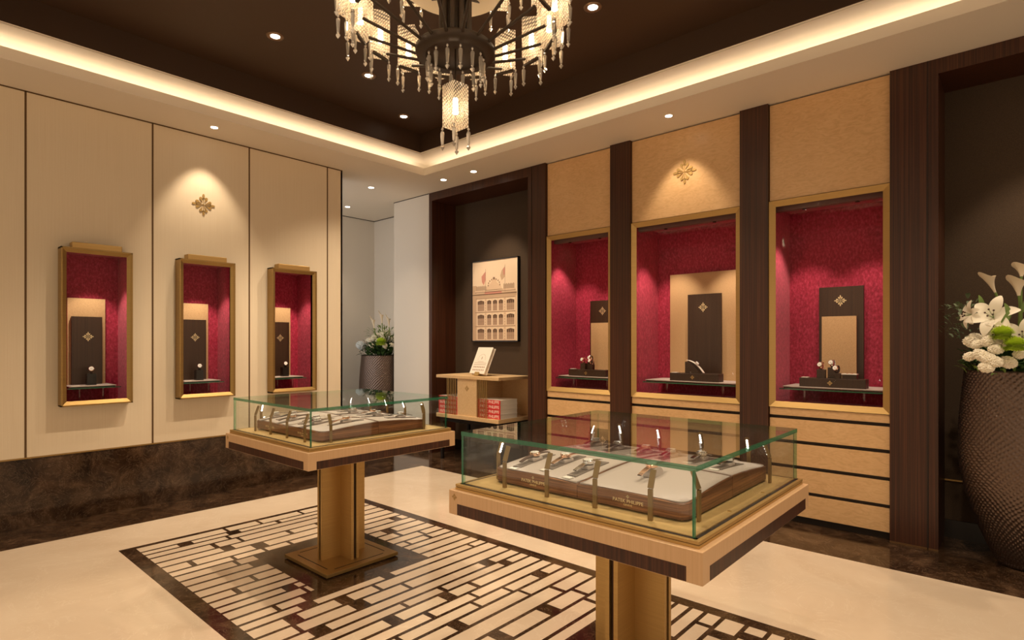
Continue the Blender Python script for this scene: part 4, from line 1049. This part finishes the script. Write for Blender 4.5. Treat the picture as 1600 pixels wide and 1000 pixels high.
def carnation_proto(mat, r=.036, seed=1):
    rnd = random.Random(seed); bm = bmesh.new(); bmesh.ops.create_icosphere(bm, subdivisions=4, radius=r)
    for v in bm.verts:
        d = v.co.normalized(); f = 1 + .20*math.sin(d.x*15+seed+3*d.y)*math.sin(d.y*17+1+3*d.z)*math.cos(d.z*14) + .10*math.sin(31*d.x+9*d.z)*math.sin(29*d.y+7*d.x) + rnd.uniform(-.05, .05)
        v.co = v.co*f; v.co.z *= .78
    mb = MB(); mb.add([tuple(v.co) for v in bm.verts], [tuple(v.index for v in f.verts) for f in bm.faces], 0, False); bm.free(); return mb
def spiky(mat, r=.05, n_=260, seed=2):
    rnd = random.Random(seed); mb = MB(); mb.sphere((0, 0, 0), r*.55, 10, 0, .8)
    for k in range(n_):
        z = 1-1.6*(k+.5)/n_; a = k*2.39996; rr = math.sqrt(max(0, 1-z*z)); d = Vector((rr*math.cos(a), rr*math.sin(a), z*.8))
        s_ = d.cross(Vector((0, 0, 1)));  s_ = (s_.normalized() if s_.length > .01 else Vector((1, 0, 0)))*r*.07
        b0 = d*r*.4; tip = d*r*rnd.uniform(.85, 1.08); md = d*r*.8
        mb.add([b0-s_, b0+s_, md+s_*1.3, tip, md-s_*1.3], [(0, 1, 2, 3, 4)], 0)
    return mb
def petal(mb, base, d, up, L_, W_, droop, mi=0):
    d = Vector(d).normalized(); up = Vector(up).normalized(); s_ = d.cross(up).normalized(); ns = 8; vs = []
    for i in range(ns+1):
        t_ = i/ns; w = W_*math.sin(math.pi*min(1, (t_*.92+.06)))**.7; c_ = Vector(base) + d*(L_*t_) + up*(L_*(.55*t_ - droop*t_*t_))
        vs += [c_ - s_*w + up*(.25*w), c_, c_ + s_*w + up*(.25*w)]
    fs = []
    for i in range(ns):
        for j in range(2): fs.append((i*3+j, i*3+j+1, (i+1)*3+j+1, (i+1)*3+j))
    mb.add(vs, fs, mi, True)
def lily(loc, axis, size, label, grp):
    t = thing('lily', label, 'flower', loc, grp); axis = Vector(axis).normalized()
    u = axis.cross(Vector((0, 0, 1))).normalized(); w = axis.cross(u)
    mb = MB()
    for k in range(6):
        a = k*math.pi/3 + .3; petal(mb, loc, u*math.cos(a) + w*math.sin(a) + axis*.35, axis, size, size*.24, .75 if k % 2 else .6)
    mb.build('petals', M['petal'], t, recalc=False)
    sm = MB()
    for k in range(5):
        a = k*1.257; e_ = Vector(loc) + axis*size*.55 + (u*math.cos(a)+w*math.sin(a))*size*.16; sm.tube([loc, e_], .0013, 5); sm.sphere(e_, .005, 6, 1)
    sm.build('stamens', [M['stem'], M['strap']], t)
def calla(tip, base, r, label, grp, foot):
    t = thing('calla_lily', label, 'flower', base, grp); tip, base = Vector(tip), Vector(base); ax = (tip-base); L_ = ax.length; ax.normalize()
    u = ax.cross(FX).normalized(); w = ax.cross(u); vs = []; ns, nk = 10, 18
    for i in range(ns+1):
        t_ = i/ns; rr = r*(.22 + .78*t_**1.6)
        for k in range(nk+1):
            a = 2*math.pi*k/nk; ext = (0.5+.5*math.cos(a))**3*.55*t_**3
            vs.append(base + ax*(L_*(.62*t_ + ext*.7)) + (u*math.cos(a) + w*math.sin(a))*(rr*(1+.35*t_**4)))
    fs = [(i*(nk+1)+k, i*(nk+1)+k+1, (i+1)*(nk+1)+k+1, (i+1)*(nk+1)+k) for i in range(ns) for k in range(nk)]
    MB().add(vs, fs, 0, True).build('spathe', M['petal2'], t, recalc=False)
    MB().cyl(base, base + ax*L_*.5, .004, .003, 8).build('spadix', M['gold_matte'], t)
    MB().tube([base + ax*.01, base - ax*.05, Vector(foot)], .006, 8).build('stem', M['stem'], t)
def leaves(name, label, centre, spread, n_, mat, seed, size=.05, zlo=0, zhi=.1, long=False, half=False):
    rnd = random.Random(seed); mb = MB()
    for _ in range(n_):
        a = rnd.uniform(0, 6.283); rr = spread*math.sqrt(rnd.random())*1.0
        b_ = Vector(centre) + Vector((rr*math.cos(a), rr*math.sin(a), rnd.uniform(zlo, zhi)*(1-.4*rr/spread)))
        d = Vector((math.cos(a), math.sin(a), rnd.uniform(-.2, 1.4))).normalized(); s_ = size*rnd.uniform(.6, 1.2)
        petal(mb, b_, d, (0, 0, 1), s_, s_*(.16 if long else .28), .6)
    return tag(mb.build(name, mat, recalc=False), label, 'foliage', kind='stuff')

VR = Vector((4.50, -.005, 1.135))
g1 = 'white lilies in the right vase'
lily(unp(1553, 497, 3.10), (-.75, .2, .35), .125, 'largest white lily, left of centre above the carnations of the right vase', g1)
lily(unp(1520, 492, 3.18), (-.5, .8, .1), .085, 'smaller white lily at the left edge of the right vase bouquet', g1)
lily(unp(1597, 527, 3.02), (-.85, -.1, .2), .11, 'white lily above the lime blooms at the right picture edge', g1)
lily(unp(1560, 520, 3.06), (-.8, .2, -.2), .075, 'white lily drooping under the largest lily of the right vase', g1)
calla(unp(1538, 421, 3.25), unp(1555, 457, 3.25), .026, 'single calla lily leaning left over the right vase', 'calla lilies in the right vase', unp(1563, 520, 3.3))
calla(unp(1597, 410, 3.2), unp(1596, 432, 3.2), .034, 'upper calla lily of the pair at the right picture edge', 'calla lilies in the right vase', unp(1596, 520, 3.3))
calla(unp(1588, 428, 3.12), unp(1592, 462, 3.12), .034, 'lower calla lily of the pair at the right picture edge', 'calla lilies in the right vase', unp(1592, 520, 3.25))
sp = spiky(None, .062, 420)
m0 = None
for (u, v, d, lb) in ((1567, 523, 2.99, 'lime green chrysanthemum, left of the two in the right vase'), (1586, 540, 2.94, 'lime green chrysanthemum, right of the two in the right vase')):
    if m0 is None: m0 = sp.build('chrysanthemum', M['green_bloom'], recalc=False); o = m0
    else: o = m0.copy(); COL.objects.link(o)
    o.location = unp(u, v, d); tag(o, lb, 'flower', 'lime chrysanthemums in the right vase')
cp0 = carnation_proto(None, .033, 3).build('carnation', M['petal'], recalc=False); first = True
rnd = random.Random(8)
CL = ['topmost of the middle column', 'big one at upper left', 'beside the left lime bloom', 'lowest at far left', 'left one of the middle row', 'centre of the low cluster', 'right of the low cluster', 'lowest, hanging on the rim', 'by the right picture edge', 'small upper left one behind', 'uppermost left one', 'between the two lime blooms', 'low one left of the picture edge']
for ci_, (u, v, d) in enumerate(((1544, 533, 3.04), (1527, 538, 3.10), (1556, 546, 3.0), (1515, 557, 3.10), (1533, 555, 3.03), (1545, 561, 3.0), (1554, 565, 2.98), (1541, 574, 3.0), (1593, 554, 2.98), (1518, 534, 3.2), (1524, 527, 3.2),
                  (1562, 536, 3.1), (1575, 566, 3.0))):
    if first: o = cp0; first = False
    else: o = cp0.copy(); COL.objects.link(o)
    o.location = unp(u, v, d); o.rotation_euler = (rnd.uniform(-.5, .5), rnd.uniform(-.5, .5), rnd.uniform(0, 6)); s_ = rnd.uniform(.8, 1.15) if u < 1600 else 1.2; o.scale = (s_,)*3
    tag(o, 'ruffled white carnation in the right vase, ' + CL[ci_], 'flower', 'white carnations in the right vase')
lily(VR + Vector((-.12, -.17, .13)), (-.6, -.6, .5), .12, 'white lily at the far right of the right vase bouquet', g1)
lily(VR + Vector((.02, -.10, .26)), (-.3, -.3, .9), .12, 'white lily at the top right of the right vase bouquet', g1)
for (ox, oy, oz) in ((-.22, -.10, .05), (-.19, -.17, .03), (-.12, -.24, .05), (-.02, -.27, .04), (-.14, -.16, .09), (-.05, -.20, .11), (.08, -.24, .06), (.05, -.15, .14), (-.24, -.04, .02), (.14, -.17, .08)):
    o = cp0.copy(); COL.objects.link(o); o.location = VR + Vector((ox, oy, oz)); o.scale = (1.15,)*3; o.rotation_euler = (rnd.random(), rnd.random(), rnd.random()*6)
    tag(o, 'white carnation at the hidden right side of the right vase bouquet', 'flower', 'white carnations in the right vase')
leaves('foliage', 'dark green leaves under the blooms of the right vase', VR - Vector((0, 0, .02)), .27, 420, M['leaf'], 5, .075, 0, .22)
leaves('fern_fronds', 'fine fern leaves spilling over the rim of the right vase', VR, .31, 260, M['stem'], 6, .05, -.02, .06, True)
leaves('eucalyptus_sprigs', 'dusty eucalyptus leaves at the left of the right vase bouquet', unp(1512, 505, 3.3), .12, 130, M['leaf2'], 7, .035, -.12, .16)
lf = MB()
for (u, v, d, a, b) in ((1575, 490, 3.05, -.3, 1), (1594, 478, 3.1, .2, 1), (1532, 477, 3.2, -.2, 1), (1560, 500, 3.04, .4, 1)):
    petal(lf, unp(u, v+12, d), FR*a + Vector((0, 0, .9)), -FX, .10, .016, .4)
tag(lf.build('lily_buds_and_leaves', M['stem'], recalc=False), 'long light green leaves standing between the lilies of the right vase', 'foliage', kind='stuff')

# far bouquet
VF = Vector((4.575, 6.36, 1.135))
rnd = random.Random(3); far0 = None
fg = 'white blooms in the far vase'
for k in range(46):
    a = rnd.uniform(0, 6.283); rr = .27*math.sqrt(rnd.random()); hz = .05 + .30*(1-(rr/.3)**2)*rnd.uniform(.55, 1)
    if far0 is None: far0 = carnation_proto(None, .042, 9).build('white_bloom', M['petal'], recalc=False); o = far0
    else: o = far0.copy(); COL.objects.link(o)
    o.location = VF + Vector((rr*math.cos(a), rr*math.sin(a), hz)); s_ = rnd.uniform(.6, 1.1); o.scale = (s_,)*3; o.rotation_euler = (rnd.random(), rnd.random(), rnd.random())
    tag(o, 'small white bloom in the bouquet of the passage vase', 'flower', fg)
o = m0.copy(); COL.objects.link(o); o.location = unp(595, 535, 7.30); o.scale = (1.3,)*3; tag(o, 'lime green chrysanthemum in the bouquet of the passage vase', 'flower')
o = far0.copy(); COL.objects.link(o); o.data = far0.data.copy(); o.data.materials[0] = M['blue_bloom']; o.location = unp(564, 540, 7.5); o.scale = (1.5,)*3; tag(o, 'pale blue hydrangea bloom at the left of the passage vase', 'flower')
for (u, v, lb) in ((583, 492, 'left'), (595, 484, 'middle'), (606, 490, 'right')):
    calla(unp(u-2 if u == 583 else u, v, 7.5), unp(u+2, v+22, 7.5), .024, 'pale green flower spike, %s of three above the passage vase' % lb, 'spikes over the passage vase', VF + Vector((0, 0, .1)))
leaves('foliage', 'green leaves below the blooms of the passage vase', VF, .28, 500, M['leaf'], 15, .07, -.02, .22)
leaves('sprigs', 'pale sprigs above the blooms of the passage vase', VF + Vector((0, 0, .2)), .22, 160, M['stem'], 16, .06, 0, .2, True)
